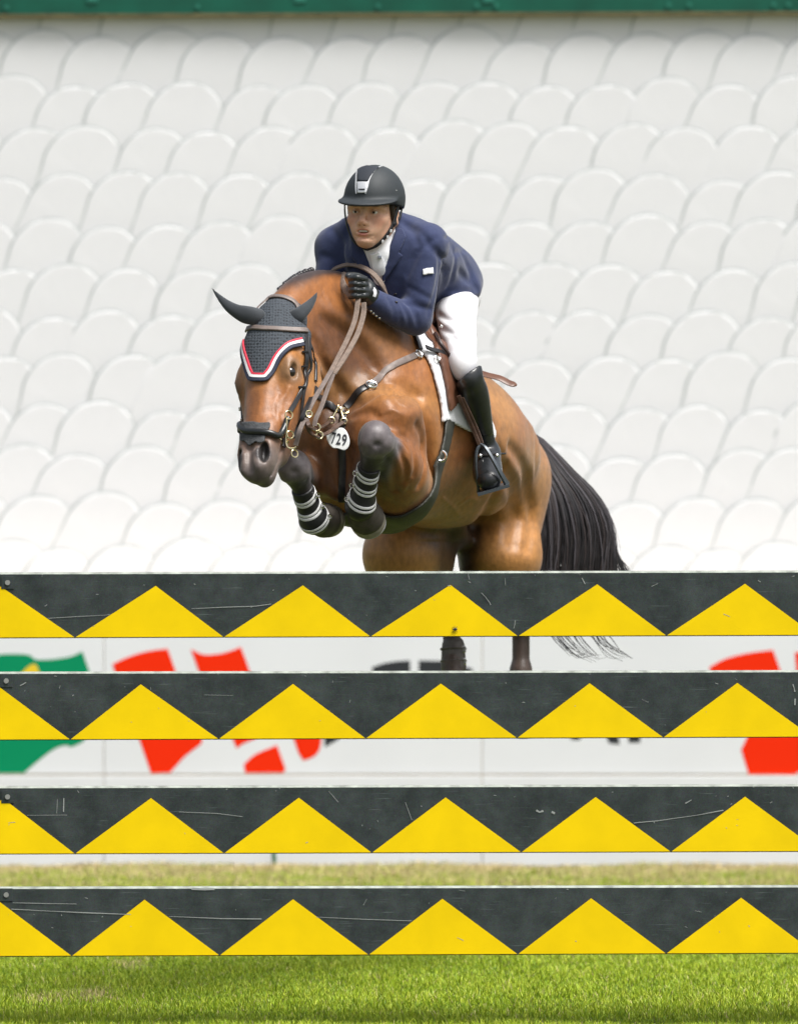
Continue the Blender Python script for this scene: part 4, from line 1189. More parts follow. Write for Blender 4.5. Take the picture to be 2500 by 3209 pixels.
# ---- leg boots and hooves
m_bootw = mat('white_boot_line', (.80, .80, .80), .55)
m_boot = mat('black_tendon_boot', (.017, .017, .018), .42, var=.2, vscale=30, bump=.1, bscale=120)
m_bell = mat('dusty_bell_boot', (.062, .052, .042), .6, var=.35, vscale=22, bump=.2, bscale=120)
m_hoof = mat('hoof_horn', (.30, .27, .22), .6, var=.3, vscale=30)
def leg_boot(kn, fe, ho, label, straps, flip, hr):
    ax = nrm(fe - kn)
    L_ = np.linalg.norm(fe - kn)
    root = empty('leg_boot', fe, label, 'leg boot', 'tendon boots on the forelegs')
    lo = np.minimum(kn, ho) - .13; hi = np.maximum(kn, ho) + .13
    b = Field(*[np.arange(l, h, .0036) for l, h in zip(lo, hi)])
    top = kn + ax * L_ * .42
    b.chain([(top, .037), (kn + ax * L_ * .7, .039), (fe, .046)], 0, n=3)
    b.ell(fe + np.array([0, -.012, 0]), (.046, .046, .046), None, .02)
    cut = top
    X, Y, Z = b._rel((slice(None),) * 3, top)
    b.F = np.maximum(b.F, -(X * ax[0] + Y * ax[1] + Z * ax[2]).astype(np.float32))
    link('shell', mesh_np('shell', *b.mesh(2), m_boot), root)
    sidev = nrm(np.cross(ax, [0, -1, 0])); fwd = nrm(np.cross(sidev, ax))
    for q in straps:
        for dq in (-.026, .026):
            c = kn + ax * L_ * (q + dq); rr_ = .0405 + max(0, q - .6) * .028
            tiltv = nrm(ax + fwd * -.22 + sidev * .18 * flip)
            u_ = nrm(np.cross(tiltv, [.1, .2, 1])); v_ = np.cross(tiltv, u_)
            Rg = np.array([c + rr_ * (math.cos(a_) * u_ + math.sin(a_) * v_) for a_ in np.linspace(0, 2 * math.pi, 33)])
            Rg = b.snap(Rg, .0012); MB().ribbon(Rg, b.grad(Rg), .0085, .0016).build('strap_line', m_bootw, root)
        c = kn + ax * L_ * q + nrm(fwd * .55 + sidev * flip) * (.044 + max(0, q - .6) * .03)
        bkl = MB(); bkl.ring(c, nrm(fwd + sidev * flip), .0075, .0022, 14, 6, 1.5)
        bkl.build('buckle', m_silver, root)
    # bell boot over the hoof, hoof below it
    hx = nrm(ho - fe)
    h = Field(*[np.arange(l, h_, .0038) for l, h_ in zip(ho - .15, ho + .15)])
    h.chain([(fe + hx * .012, .044), (ho, hr)], 0, n=4)
    X, Y, Z = h._rel((slice(None),) * 3, ho + hx * .022)
    h.F = np.maximum(h.F, (X * hx[0] + Y * hx[1] + Z * hx[2]).astype(np.float32))
    link('bell_boot', mesh_np('bell_boot', *h.mesh(2), m_bell), root)
    c0 = ho + hx * .016
    MB().tube([c0, c0 + hx * .020, c0 + hx * .034], [hr * .93, hr * .97, hr * .90], 24).build('hoof', m_hoof, horse)
    m_shoe = m_silver
    MB().ring(c0 + hx * .035, hx, hr * .86, .004, 26, 6).build('horseshoe', mat('worn_shoe', (.5, .5, .5), .4, metal=.8), horse)
leg_boot(LKN, LFE, P(1146, 1620, .745), 'black tendon boot with white strap lines on the foreleg beside the girth', (.50, .68, .88), 1, .060)
leg_boot(RKN, RFE, P(1014, 1630, .765), 'black tendon boot with white strap lines on the foreleg under the muzzle', (.56, .76, .97), -1, .058)
m_hboot = mat('grey_brown_boot', (.105, .092, .082), .6, var=.25, vscale=30)
def hind_boot(a, b_, label):
    root = empty('hind_boot', b_, label, 'leg boot', 'boots on the hind legs')
    f_ = Field(*[np.arange(l, h, .005) for l, h in zip(np.minimum(a, b_) - .09, np.maximum(a, b_) + .09)])
    f_.chain([(a, .040), (b_, .045)], 0)
    link('shell', mesh_np('shell', *f_.mesh(2), m_hboot), root)
    u = nrm(b_ - a)
    for q in (.15, .75):
        c = a + (b_ - a) * q
        MB().ring(c, u, .0425, .0045, 26, 6).build('strap', m_hboot, root)
        MB().box(c + np.array([.036, -.02, 0]), (.016, .014, .024), bevel=.003).build('buckle', m_silver, root, smooth=False)
hind_boot(P(1420, 2025, 2.23), P(1421, 2088, 2.22), 'grey brown boot on the hind leg nearer the middle')
hind_boot(P(1632, 2110, 2.48), P(1634, 2160, 2.47), 'grey brown boot on the right hind leg, its top edge just showing')
for a, b_ in ((P(1640, 2215, 2.42), P(1645, 2300, 2.38)), (P(1422, 2190, 2.16), P(1424, 2275, 2.12))):
    MB().tube([a, a + (b_ - a) * .55, b_ - (b_ - a) * .08, b_], [.036, .046, .056, .050], 22).build('hoof', m_hoof if a[0] < .3 else m_blk, horse)

# ---- tail: many hair ribbons from the dock
def tail_mesh():
    r = np.random.RandomState(8)
    V = []; F = []; TC = []
    dock = P(1640, 1362, 2.47)
    def strand(p, w, dark=False):
        m = len(p); o = len(V)
        hc = [np.array([.016, .014, .016]), np.array([.045, .034, .034]), np.array([.075, .068, .078]), np.array([.008, .007, .008])][r.choice(4, p=[.46, .26, .12, .16])]
        if dark: hc = np.array([.010, .009, .010])
        TC.extend([hc] * (2 * m))
        for i in range(m):
            t = nrm(p[min(i + 1, m - 1)] - p[max(i - 1, 0)])
            sd_ = nrm(np.cross(t, [0.2, -1, .1])) * w * (1 - .75 * (i / (m - 1)) ** 2)
            V.append(p[i] - sd_); V.append(p[i] + sd_)
        for i in range(m - 1): F.append([o + 2 * i, o + 2 * i + 1, o + 2 * i + 3, o + 2 * i + 2])
    for i in range(2600):
        u = r.rand(); v = r.rand()
        s0 = r.rand()
        start = dock + np.array([.03 * (u - .5) - .02 * s0, .05 * (v - .5) + .02 * s0, -.05 * s0 + .005])
        # fan between the inner edge (against the rump) and the outer edge
        endx = 1700 + 225 * u ** .8 + r.normal(0, 8); 
        outer = np.array([[1672, 1358], [1738, 1412], [1800, 1478], [1858, 1536], [1900, 1600], [1918, 1670], [1915, 1760], [1905, 1850], [1890, 1950]], float)
        inner = np.array([[1645, 1372], [1655, 1420], [1668, 1490], [1680, 1560], [1682, 1640], [1680, 1720], [1672, 1790], [1690, 1850], [1700, 1930]], float)
        q = inner + (outer - inner) * (u ** .85)
        dd = 2.47 + (v - .5) * np.array([.05, .08, .12, .16, .18, .18, .18, .17, .16]) + np.linspace(0, -.02, 9)
        ck = int(u * 26); cs = np.random.RandomState(500 + ck)
        clump = np.stack([np.sin(np.linspace(0, cs.uniform(3, 7), 9) + cs.uniform(0, 6)) * cs.uniform(5, 17), np.zeros(9)], 1)
        wob = (np.cumsum(r.normal(0, 4.6, (9, 2)), 0) + clump) * np.linspace(0, 1, 9)[:, None]
        q = q + wob
        n_ = 9 if r.rand() < .55 else r.randint(6, 9)
        pts = [start] + [P(q[k, 0], q[k, 1], dd[k]) for k in range(n_)]
        strand(spline(np.array(pts), 2), r.choice([.0008, .0012, .0018, .0026]))
    for i in range(90):                       # loose ends and flyaways
        a = r.uniform(.0, 1)
        if i < 60:
            base = np.array([[1858 + r.uniform(-30, 8), 1580 + r.uniform(-20, 50)], [1905 + r.uniform(-10, 10), 1660], [1920 + 15 * a, 1735], [1930 + 45 * a * a, 1790 + r.uniform(-10, 10)], [1945 + 70 * a * a, 1850]])
        else:
            x0 = 1700 + 190 * a
            base = np.array([[x0, 1920], [x0 + 12, 1970], [x0 + 34, 2010], [x0 + 70 + 20 * r.rand(), 2040 + 20 * r.rand()], [x0 + 110 + 30 * r.rand(), 2058 + r.uniform(-15, 25)]])
            if r.rand() < .4: base = base[:4]
        base = base + r.normal(0, 3, base.shape)
        dz_ = 2.45 + r.uniform(-.06, .06)
        strand(spline(np.array([P(x, y, dz_) for x, y in base]), 4), r.uniform(.0012, .0022), True)
    return np.array(V), np.array(F), np.array(TC)
tV, tF, tC = tail_mesh()
m_tail = mat('tail_hair', (.02, .02, .02), .38, attr='coat', var=.15, vscale=60)
link('tail', mesh_np('tail', tV, tF, m_tail, True, tC), horse)
# ------------------------------------------------------------------ the rider
GC = P(1169, 664, .95)
GF = nrm([-.30, -.95, -.03]); GLt = nrm(np.cross([0, 0, 1], -GF)); GLt = GLt if GLt[0] > 0 else -GLt
GUp = np.cross(GF, GLt); GUp = GUp if GUp[2] > 0 else -GUp
tiltm = math.radians(-2.5)
GLt, GUp = GLt * math.cos(tiltm) + GUp * math.sin(tiltm), GUp * math.cos(tiltm) - GLt * math.sin(tiltm)
GAX = (GF, GLt, GUp)
def G3(f_, l_, u_): return GC + GF * f_ + GLt * l_ + GUp * u_

SHL, SHR = P(1332, 768, .985), P(1052, 775, 1.13)
ELL, WRL = P(1301, 1000, .97), P(1160, 930, .845)
HIPC = P(1385, 905, 1.52)
HIPL, KNL, ANL, TOEL = P(1425, 945, 1.44), P(1452, 1128, 1.07), P(1531, 1400, 1.24), P(1533, 1506, 1.08)

# -- body: head, neck and the figure under the clothes, one surface
b = Field(rng_axis((-.30, -.17, .006), (-.17, .03, .0026), (.03, .42, .006)),
          rng_axis((.70, .80, .005), (.80, 1.10, .0032), (1.10, 1.85, .008)),
          rng_axis((1.62, 2.32, .008), (2.32, 2.48, .005), (2.48, 2.78, .0026)))
b.ell(G3(-.012, 0, .045), (.098, .076, .088), GAX, 0)
b.ell(G3(.026, 0, -.022), (.068, .060, .080), GAX, .03)
for s in (-1, 1):
    b.chain([(G3(-.005, .050 * s, -.045), .020), (G3(.034, .032 * s, -.076), .019), (G3(.070, .012 * s, -.095), .017)], .035, n=3)   # jaw
    b.ell(G3(.060, .043 * s, -.022), (.026, .022, .018), GAX, .03)                     # cheekbone
    b.ell(G3(.066, .030 * s, -.050), (.022, .016, .022), GAX, .03)
    b.chain([(G3(.094, .008 * s, .019), .010), (G3(.084, .040 * s, .021), .010), (G3(.065, .058 * s, .012), .010)], .016)             # brow
    b.ell(G3(.106, .0125 * s, -.037), (.011, .0075, .0075), GAX, .008)                   # nostril wing
    b.ell(G3(-.012, .078 * s, -.012), (.018, .009, .032), (nrm(GF + .2 * GUp), nrm(GLt - .35 * GF * s), GUp), .01)                       # ear
    b.ell(G3(-.006, .088 * s, -.010), (.009, .006, .018), GAX, .008, sub=True)
    b.ell(G3(.100, .031 * s, .001), (.017, .019, .0105), GAX, .012, sub=True)            # eye hollow
b.chain([(G3(.090, 0, .014), .0095), (G3(.108, 0, -.012), .0085), (G3(.119, 0, -.030), .0105)], .014)    # nose
b.ell(G3(.108, 0, -.040), (.012, .010, .007), GAX, .008)
b.ell(G3(.086, 0, -.064), (.020, .030, .022), GAX, .025)                                   # mouth area
b.ell(G3(.096, 0, -.0575), (.010, .0255, .0052), GAX, .006)                                 # upper lip
b.ell(G3(.095, 0, -.0740), (.011, .0235, .0066), GAX, .006)                                 # lower lip
b.ell(G3(.081, 0, -.093), (.020, .021, .015), GAX, .02)                                    # chin
b.ell(G3(.110, 0, -.0655), (.024, .0215, .0060), (GF, GLt, GUp), .003, sub=True)           # open mouth
b.ell(G3(.102, 0, -.084), (.008, .018, .003), GAX, .014, sub=True)
for s in (-1, 1):
    b.ell(G3(.112, .0065 * s, -.0435), (.006, .0035, .003), GAX, .003, sub=True)
    # eyelids
    b.chain([(G3(.081, .018 * s, .000), .0034), (G3(.0900, .031 * s, .0058), .0042), (G3(.076, .046 * s, .001), .0036)], .004, n=3)
    b.chain([(G3(.081, .018 * s, -.001), .003), (G3(.087, .031 * s, -.0078), .0036), (G3(.076, .046 * s, -.001), .003)], .004, n=3)
b.chain([(G3(-.025, 0, -.05), .055), (P(1190, 745, 1.03), .054)], .03)
b.chain([(P(1190, 770, 1.10), .07), (P(1290, 835, 1.28), .07), (HIPC, .07)], .03, flat=(HL, 1.2))
b.chain([(SHL, .03), (P(1190, 765, 1.07), .05), (SHR, .03)], .02)
b.chain([(SHL, .032), (ELL, .030), (WRL, .025)], .01)
b.chain([(SHR, .032), (P(1012, 905, 1.06), .028), (P(1075, 925, .96), .025)], .01)
b.chain([(HIPC, .06), (HIPL, .045), (KNL, .030), (P(1500, 1300, 1.16), .025), (ANL, .02)], .02)
bV, bQ = b.mesh(1)
SKIN = np.array([.72, .42, .285])
bc = np.tile(SKIN, (len(bV), 1))
def btint(c, r0, r1, col, w, sc_=(1, 1, 1)):
    global bc
    q = bV - c
    d = np.sqrt(((q @ GF) / sc_[0]) ** 2 + ((q @ GLt) / sc_[1]) ** 2 + ((q @ GUp) / sc_[2]) ** 2)
    k = (w * sstep(r1, r0, d))[:, None]; bc = bc * (1 - k) + np.asarray(col) * k
btint(G3(.07, 0, -.085), .03, .055, (.62, .37, .26), .4, (1, 1.3, .9))          # beard shadow
for s in (-1, 1):
    btint(G3(.08, .045 * s, -.03), .01, .032, (.66, .27, .19), .5)
    btint(G3(.092, .033 * s, .0200), .003, .0090, (.08, .045, .03), .9, (1.6, 2.7, .70))   # eyebrow
    btint(G3(.085, .031 * s, .001), .005, .012, (.22, .11, .08), .55, (1.5, 1.6, .8))
btint(G3(.118, 0, -.03), .005, .017, (.64, .28, .19), .6)
btint(G3(.102, 0, -.0575), .003, .0075, (.66, .27, .21), .8, (2, 3.6, 1))
btint(G3(.100, 0, -.0740), .003, .0085, (.64, .24, .20), .9, (2, 3.1, 1))
btint(G3(.10, 0, -.0655), .002, .004, (.30, .11, .09), .5, (3, 4, 1))
person = empty('person', P(1440, 1000, 1.3), 'rider in navy jacket and white breeches leaning forward over the jumping horse', 'person')
m_skin = mat('skin', (.5, .3, .2), .52, attr='coat', var=.06, vscale=90, bump=.12, bscale=380, bdist=.0015)
m_skin.node_tree.nodes['Principled BSDF'].inputs['Subsurface Weight'].default_value = .12
m_skin.node_tree.nodes['Principled BSDF'].inputs['Subsurface Radius'].default_value = (.012, .005, .003)
body = link('body', mesh_np('body', bV, bQ, m_skin, colors=bc), person)
m_eyew = mat('eye_white', (.72, .69, .66), .3); m_iris = mat('iris', (.030, .018, .012), .3)
for s in (-1, 1):
    e_ = MB().sphere(G3(.0775, .0315 * s, 0), .0130, 16).build('eye', m_eyew, body)
    gz = nrm(GF * 1.0 + GLt * -.10)
    MB().sphere(G3(.0775, .0315 * s, 0) + gz * .0088, .0062, 12).build('iris', m_iris, body)
MB().box(G3(.097, 0, -.0630), (.028, .008, .0052), Matrix((GLt, -GF, GUp)).transposed(), bevel=.001).build('teeth', mat('teeth', (.72, .70, .66), .35), body, smooth=False)
# hair under the helmet
m_hairb = mat('dark_brown_hair', (.028, .018, .012), .55, var=.3, vscale=200, bump=.6, bscale=500)
hf_ = Field(np.arange(-.2, .06, .0035), np.arange(.83, 1.12, .0045), np.arange(2.5, 2.8, .0035))
hf_.ell(G3(-.022, 0, .045), (.094, .0795, .088), GAX, 0)
for s in (-1, 1):
    hf_.chain([(G3(.026, .072 * s, .02), .010), (G3(.014, .0745 * s, -.012), .008), (G3(.010, .0725 * s, -.03), .005)], .015)
hf_.ell(G3(-.07, 0, -.01), (.045, .06, .05), GAX, .03)
link('hair', mesh_np('hair', *hf_.mesh(2), m_hairb), person)

# -- jacket
j = Field(np.arange(-.32, .44, .0052), np.arange(.72, 1.92, .0075), np.arange(2.12, 2.66, .0052))
BKV = nrm(np.array([.0, .35, .9]))
j.chain([(P(1190, 775, 1.10), .122), (P(1270, 808, 1.24), .118), (P(1350, 855, 1.42), .108), (P(1395, 885, 1.55), .100)], 0, flat=(HL, 1.18), n=4)
j.chain([(P(1235, 735, 1.10), .055), (P(1300, 752, 1.16), .062), (P(1362, 795, 1.30), .062), (P(1420, 842, 1.48), .062)], .06, n=4)    # back on the near side
j.ell(P(1415, 872, 1.58), (.075, .12, .078), None, .05)                                          # seat
j.chain([(P(1400, 905, 1.40), .058), (P(1440, 890, 1.44), .056), (P(1468, 888, 1.50), .036)], .05, n=3)      # skirt over the hip
j.chain([(P(1370, 945, 1.40), .030), (P(1430, 930, 1.36), .026), (P(1480, 910, 1.42), .022)], .05, n=3)      # hem
j.chain([(SHL + [.005, .02, .0], .074), (P(1262, 735, 1.04), .062), (P(1225, 730, 1.05), .055)], .04)
j.chain([(SHR + [.005, 0, 0], .070), (P(1100, 735, 1.10), .058), (P(1140, 735, 1.06), .052)], .04)
j.chain([(SHL, .066), (P(1325, 850, .965), .055), (P(1316, 935, .96), .052), (ELL + [0, 0, .01], .051)], .03, n=4)
j.chain([(ELL, .053), (P(1255, 985, .925), .049), (P(1205, 962, .885), .044), (P(1172, 940, .855), .037)], .025, n=4)
j.chain([(SHR, .064), (P(1040, 840, 1.10), .054), (P(1024, 905, 1.06), .048), (P(1050, 925, .99), .044), (P(1075, 922, .955), .038)], .03, n=3)
# chest front panel under the chin
j.chain([(P(1130, 800, 1.00), .050), (P(1150, 860, 1.02), .055), (P(1200, 900, 1.05), .06)], .05, n=3)
j.chain([(P(1250, 790, .99), .050), (P(1250, 850, 1.0), .055), (P(1240, 910, 1.04), .06)], .05, n=3)
# neck opening
j.chain([(P(1182, 712, .98), .062), (P(1183, 770, .935), .046), (P(1188, 820, .93), .030), (P(1194, 872, .935), .006)], .012, sub=True, n=3)
# folds and seams
def fold(pts, r=.006, k=.018):
    r, k = r * 1.15, k * .7
    S_ = j.snap(spline([j.hit(x, y) for x, y in pts], 4), .0015)
    j.chain([(p, r * (.45 + .55 * math.sin(math.pi * (i + .6) / (len(S_) + .2)))) for i, p in enumerate(S_)], k, sub=True)
fold([(1365, 745), (1345, 760), (1312, 790), (1288, 835), (1276, 865)], .006)                      # armhole
fold([(1372, 780), (1376, 830), (1370, 880), (1356, 940), (1340, 985)], .006)                      # arm against the back
fold([(1262, 944), (1290, 955), (1320, 962), (1345, 968)], .006); fold([(1255, 950), (1275, 985), (1280, 1020)], .005); fold([(1238, 945), (1252, 985), (1256, 1015)], .004)
fold([(1270, 950), (1300, 985), (1308, 1020)], .005); fold([(1215, 935), (1232, 965), (1235, 1000)], .004); fold([(1282, 900), (1310, 915), (1345, 935)], .004)
fold([(1275, 700), (1320, 730), (1365, 790), (1400, 850)], .004, .03)                              # back seam
fold([(1395, 745), (1415, 770), (1420, 790), (1455, 785)], .006); fold([(1420, 790), (1420, 850), (1400, 910), (1370, 950)], .006)
fold([(1440, 850), (1470, 880), (1495, 905)], .007, .03); fold([(1450, 800), (1470, 840), (1478, 870)], .006, .03); fold([(1405, 905), (1440, 915), (1480, 912)], .005, .03)
fold([(1385, 840), (1390, 880), (1380, 930)], .005, .025); fold([(1100, 700), (1085, 740), (1095, 790)], .005, .03); fold([(1040, 720), (1070, 760), (1080, 820)], .006, .03)
fold([(1010, 800), (1040, 810), (1060, 840)], .004, .03); fold([(1255, 690), (1290, 720), (1310, 760)], .005, .03)
jV, jQ = j.mesh(2)
m_navy = mat('navy_wool', (.028, .039, .100), .82, var=.12, vscale=500, bump=.35, bscale=900, sheen=.25, spec=.3)
nt_ = m_navy.node_tree; b1_ = [n for n in nt_.nodes if n.type == 'BUMP'][0]
nz_ = nt_.nodes.new('ShaderNodeTexNoise'); nz_.inputs['Scale'].default_value = 15; nz_.inputs['Detail'].default_value = 4; nz_.inputs['Distortion'].default_value = .3
b2_ = nt_.nodes.new('ShaderNodeBump'); b2_.inputs['Strength'].default_value = .35; b2_.inputs['Distance'].default_value = .014
tc_ = [n for n in nt_.nodes if n.type == 'TEX_COORD'][0]
nt_.links.new(tc_.outputs['Object'], nz_.inputs['Vector']); nt_.links.new(nz_.outputs['Fac'], b2_.inputs['Height']); nt_.links.new(b2_.outputs['Normal'], b1_.inputs['Normal'])
jacket = link('jacket', mesh_np('jacket', jV, jQ, m_navy), person)
def pxpatch(poly, fld, name, m, parent, lo, hi, off, th, dmax=9, step=.0036):
    def r(X, Y, Z):
        px, py = to_px(X, Y, Z)
        return np.maximum(polysd(px.astype(np.float32), py.astype(np.float32), poly) * 1e-3, Y - dmax)
    return shell(name, m, parent, fld, lo, hi, step, off, th, r, 1)
pxpatch([(1241, 712), (1262, 716), (1272, 740), (1262, 765), (1250, 790), (1262, 800), (1240, 830), (1215, 866), (1200, 884), (1196, 870), (1209, 800), (1222, 765), (1234, 735)], j, 'lapel', m_navy, jacket, (-.08, .82, 2.33), (.06, 1.12, 2.58), .009, .0030, 1.2, .003)
pxpatch([(1108, 718), (1098, 745), (1102, 790), (1098, 800), (1120, 830), (1150, 850), (1170, 856), (1155, 815), (1140, 785), (1128, 760)], j, 'lapel', m_navy, jacket, (-.2, .82, 2.33), (-.06, 1.15, 2.58), .009, .0030, 1.25, .003)
m_silk = mat('white_patch', (.84, .85, .88), .6)
pxpatch([(1323, 841), (1358, 836), (1360, 857), (1325, 862)], j, 'sleeve_patch', m_silk, jacket, (.05, .85, 2.36), (.13, 1.02, 2.5), .004, .0025)
for x, y in ((1162, 974), (1170, 981), (1179, 989), (1189, 996)):
    MB().sphere(j.hit(x, y, .002), .0045, 8, (1, .7, 1)).build('button', m_silver, jacket)
for x, y in ((1239, 921), (1241, 946)):
    MB().sphere(j.hit(x, y, .002), .006, 8, (1, .6, .6)).build('button', m_blackl, jacket)
cuff = spline([P(1167, 900, .82), P(1174, 910, .805), P(1175, 920, .80), P(1172, 929, .80)], 4)
MB().ribbon(cuff, [np.array([-.3, -1, .2])] * len(cuff), .010, .004).build('shirt_cuff', m_silk, person)
# -- shirt and tie
sh = Field(np.arange(-.16, .03, .004), np.arange(.86, 1.15, .005), np.arange(2.34, 2.62, .004))
sh.chain([(P(1184, 745, 1.01), .066), (P(1190, 790, 1.00), .074), (P(1196, 860, 1.02), .06)], 0, n=3)
sh.chain([(P(1150, 778, .955), .012), (P(1178, 796, .93), .012), (P(1218, 745, .965), .012)], .012, n=3)
shirt = link('shirt', mesh_np('shirt', *sh.mesh(2), mat('white_cotton', (.88, .89, .92), .8, bump=.3, bscale=60, bdist=.004)), person)
tie = [P(1172, 792, .925), P(1180, 815, .925), P(1188, 845, .935), P(1192, 868, .945)]
tie = [sh.hit(x, y, .004) for x, y in ((1174, 794), (1182, 818), (1188, 842), (1192, 862))]
S = spline(tie, 4); MB().ribbon(S, [np.array([-.1, -1, .25])] * len(S), [.020 + .022 * math.sin(math.pi * (.15 + .7 * i / (len(S) - 1))) for i in range(len(S))], .006).build('stock_tie', m_silk, shirt)
MB().box(sh.hit(1190, 806, .008), (.012, .006, .012), bevel=.002).build('tie_pin', mat('grey_pin', (.3, .32, .36), .3, metal=.6), shirt)

# -- gloves
m_glove = mat('black_glove_leather', (.020, .024, .026), .34, var=.25, vscale=60, bump=.25, bscale=160, spec=.6)
g_ = Field(np.arange(-.20, -.05, .0027), np.arange(.70, .95, .0032), np.arange(2.26, 2.46, .0027))
g_.ell(P(1146, 912, .835), (.026, .034, .038), (nrm([1, .6, -.2]), nrm([-.6, 1, 0]), nrm([.1, 0, 1])), 0)
for i, (y0, y1) in enumerate(((874, 869), (891, 888), (909, 907), (925, 926))):
    g_.chain([(P(1143, y0, .800), .0115), (P(1119, y1, .776), .0105), (P(1099, y1 + 3, .792), .0098), (P(1104, y1 + 4, .815), .009)], .004, n=3)
g_.chain([(P(1150, 885, .85), .015), (P(1122, 866, .835), .0125), (P(1097, 862, .815), .0115), (P(1090, 864, .806), .0095)], .008, n=3)
g_.chain([(P(1150, 915, .838), .030), (P(1166, 934, .85), .034)], .02)
for y in (881, 900, 918):
    g_.chain([(P(1140, y, .785), .003), (P(1112, y, .765), .003)], .005, sub=True)
link('glove', mesh_np('glove', *g_.mesh(1), m_glove), person, label='black leather glove on the hand gripping the reins')
g2 = Field(np.arange(-.26, -.10, .004), np.arange(.82, 1.05, .004), np.arange(2.24, 2.44, .004))
g2.ell(P(1085, 915, .945), (.03, .036, .036), None, 0)
for i in range(4):
    y = 890 + 15 * i
    g2.chain([(P(1098, y, .93), .011), (P(1112, y, .905), .010), (P(1120, y + 2, .925), .0095)], .004, n=3)
g2.chain([(P(1088, 890, .94), .013), (P(1108, 882, .92), .011)], .006)
link('glove', mesh_np('glove', *g2.mesh(1), m_glove), person, label='black leather glove on the hand behind the neck')

# -- breeches
w = Field(np.arange(.02, .34, .0052), np.arange(.90, 1.85, .0065), np.arange(1.98, 2.42, .0052))
w.chain([(P(1405, 900, 1.50), .10), (P(1425, 950, 1.42), .080), (P(1430, 1010, 1.30), .066), (P(1441, 1070, 1.17), .056), (P(1449, 1128, 1.07), .047)], 0, n=4)
w.ell(P(1448, 1148, 1.06), (.038, .042, .050), None, .03)
w.ell(P(1440, 930, 1.56), (.07, .10, .085), None, .05)
for A_ in ([(1372, 985), (1400, 1000), (1425, 1005)], [(1360, 1010), (1385, 1030), (1415, 1045)], [(1420, 1060), (1445, 1075), (1470, 1072)]):
    w.chain([(w.hit(x, y), .003) for x, y in A_], .02, sub=True, n=3)
m_breech = mat('white_breeches', (.80, .80, .83), .75, var=.02, vscale=40, bump=.2, bscale=300)
def mirror(V):
    return V - 2 * ((V - HO) @ HL)[:, None] * HL
wV, wQ = w.mesh(2)
link('breeches', mesh_np('breeches', np.vstack([wV, mirror(wV)]), np.vstack([wQ, wQ[:, ::-1] + len(wV)]), m_breech), person)

# -- tall boot, spur and stirrup
t = Field(np.arange(.14, .40, .0042), np.arange(.86, 1.42, .0050), np.arange(1.62, 2.14, .0042))
KB = P(1470, 1165, 1.035)
t.chain([(P(1466, 1178, 1.035), .044), (P(1484, 1230, 1.085), .049), (P(1500, 1300, 1.145), .043), (P(1520, 1370, 1.210), .031), (P(1530, 1412, 1.240), .031)], 0, n=4)
t.chain([(P(1491, 1130, 1.070), .010), (P(1484, 1155, 1.035), .022), (P(1470, 1195, 1.025), .030)], .03)       # peaked top
X, Y, Z = t._rel((slice(None),) * 3, P(1450, 1188, 1.035))
cutp = nrm(np.array([-.62, .15, .77]))
t.F = np.maximum(t.F, (X * cutp[0] + Y * cutp[1] + Z * cutp[2]).astype(np.float32))
t.chain([(P(1528, 1425, 1.245), .038), (P(1526, 1455, 1.185), .045), (P(1528, 1486, 1.115), .046), (P(1532, 1504, 1.070), .037)], .03, flat=(np.array([1, 0, 0]), 1.08), n=3)
t.ell(P(1537, 1440, 1.275), (.030, .032, .032), None, .02)
for i in range(4):
    y = 1366 + 11 * i
    t.chain([(P(1500 + i * 3, y, 1.175), .003), (P(1520, y + 4, 1.165 + .005 * i), .003), (P(1548, y - 2, 1.195), .003)], .008, sub=True, n=2)
m_tall = mat('black_polished_boot', (.014, .016, .018), .34, var=.2, vscale=30, spec=.55, coat=.2, bump=.12, bscale=60, bdist=.004)
tV_, tQ_ = t.mesh(2)
tallboot = link('tall_boot', mesh_np('tall_boot', tV_, tQ_, m_tall), person)
link('tall_boot', mesh_np('tall_boot', mirror(tV_) + HL * .03, tQ_[:, ::-1], m_tall), person)
spur = MB()
S, G = surf_path(t, [(1494, 1424), (1510, 1430), (1530, 1430), (1550, 1424)], .006, 5)
spur.ribbon(S, G, .011, .004); spur.tube([P(1552, 1425, 1.225), P(1568, 1422, 1.255), P(1584, 1421, 1.285)], [.004, .0036, .003], 8)
spur.build('spur', m_blackl, tallboot)
for q in ((1504, 1428), (1556, 1427)):
    MB().sphere(t.hit(*q, off=.010), .0075, 10).build('spur_button', m_silver, tallboot)

stirrup = empty('stirrup', P(1545, 1540, 1.105), 'grey stirrup iron hanging on brown leathers under the rider boot', 'stirrup')
lt = [P(1437, 1240, 0.995), P(1462, 1300, 1.025), P(1484, 1350, 1.045), P(1502, 1394, 1.050)]
lt2 = [P(1447, 1246, 1.000), P(1474, 1302, 1.030), P(1496, 1352, 1.050), P(1510, 1390, 1.055)]
for A_ in (lt, lt2):
    S = spline(A_, 6); MB().ribbon(S, [np.array([-.3, -1, .1])] * len(S), .0125, .004).build('stirrup_leather', m_leather, stirrup)
m_iron = mat('grey_stirrup_iron', (.085, .10, .115), .35, metal=.35)
rt = spline([P(1506, 1392, 1.050), P(1522, 1404, 1.035), P(1548, 1446, 1.025), P(1572, 1488, 1.035), P(1590, 1520, 1.065)], 7)
lf_ = spline([P(1506, 1392, 1.050), P(1494, 1412, 1.045), P(1490, 1450, 1.045), P(1494, 1500, 1.065), P(1500, 1545, 1.095)], 7)
ir = MB()
ir.ribbon(rt, [np.array([.45, -.85, .3])] * len(rt), [.008 + .014 * (i / (len(rt) - 1)) ** 2 for i in range(len(rt))], .008)
ir.ribbon(lf_, [np.array([-.7, -.7, 0])] * len(lf_), .009, .006)
ir.build('iron', m_iron, stirrup)
tr_ = MB()
c0, c1 = P(1497, 1550, 1.035), P(1596, 1521, 1.035)
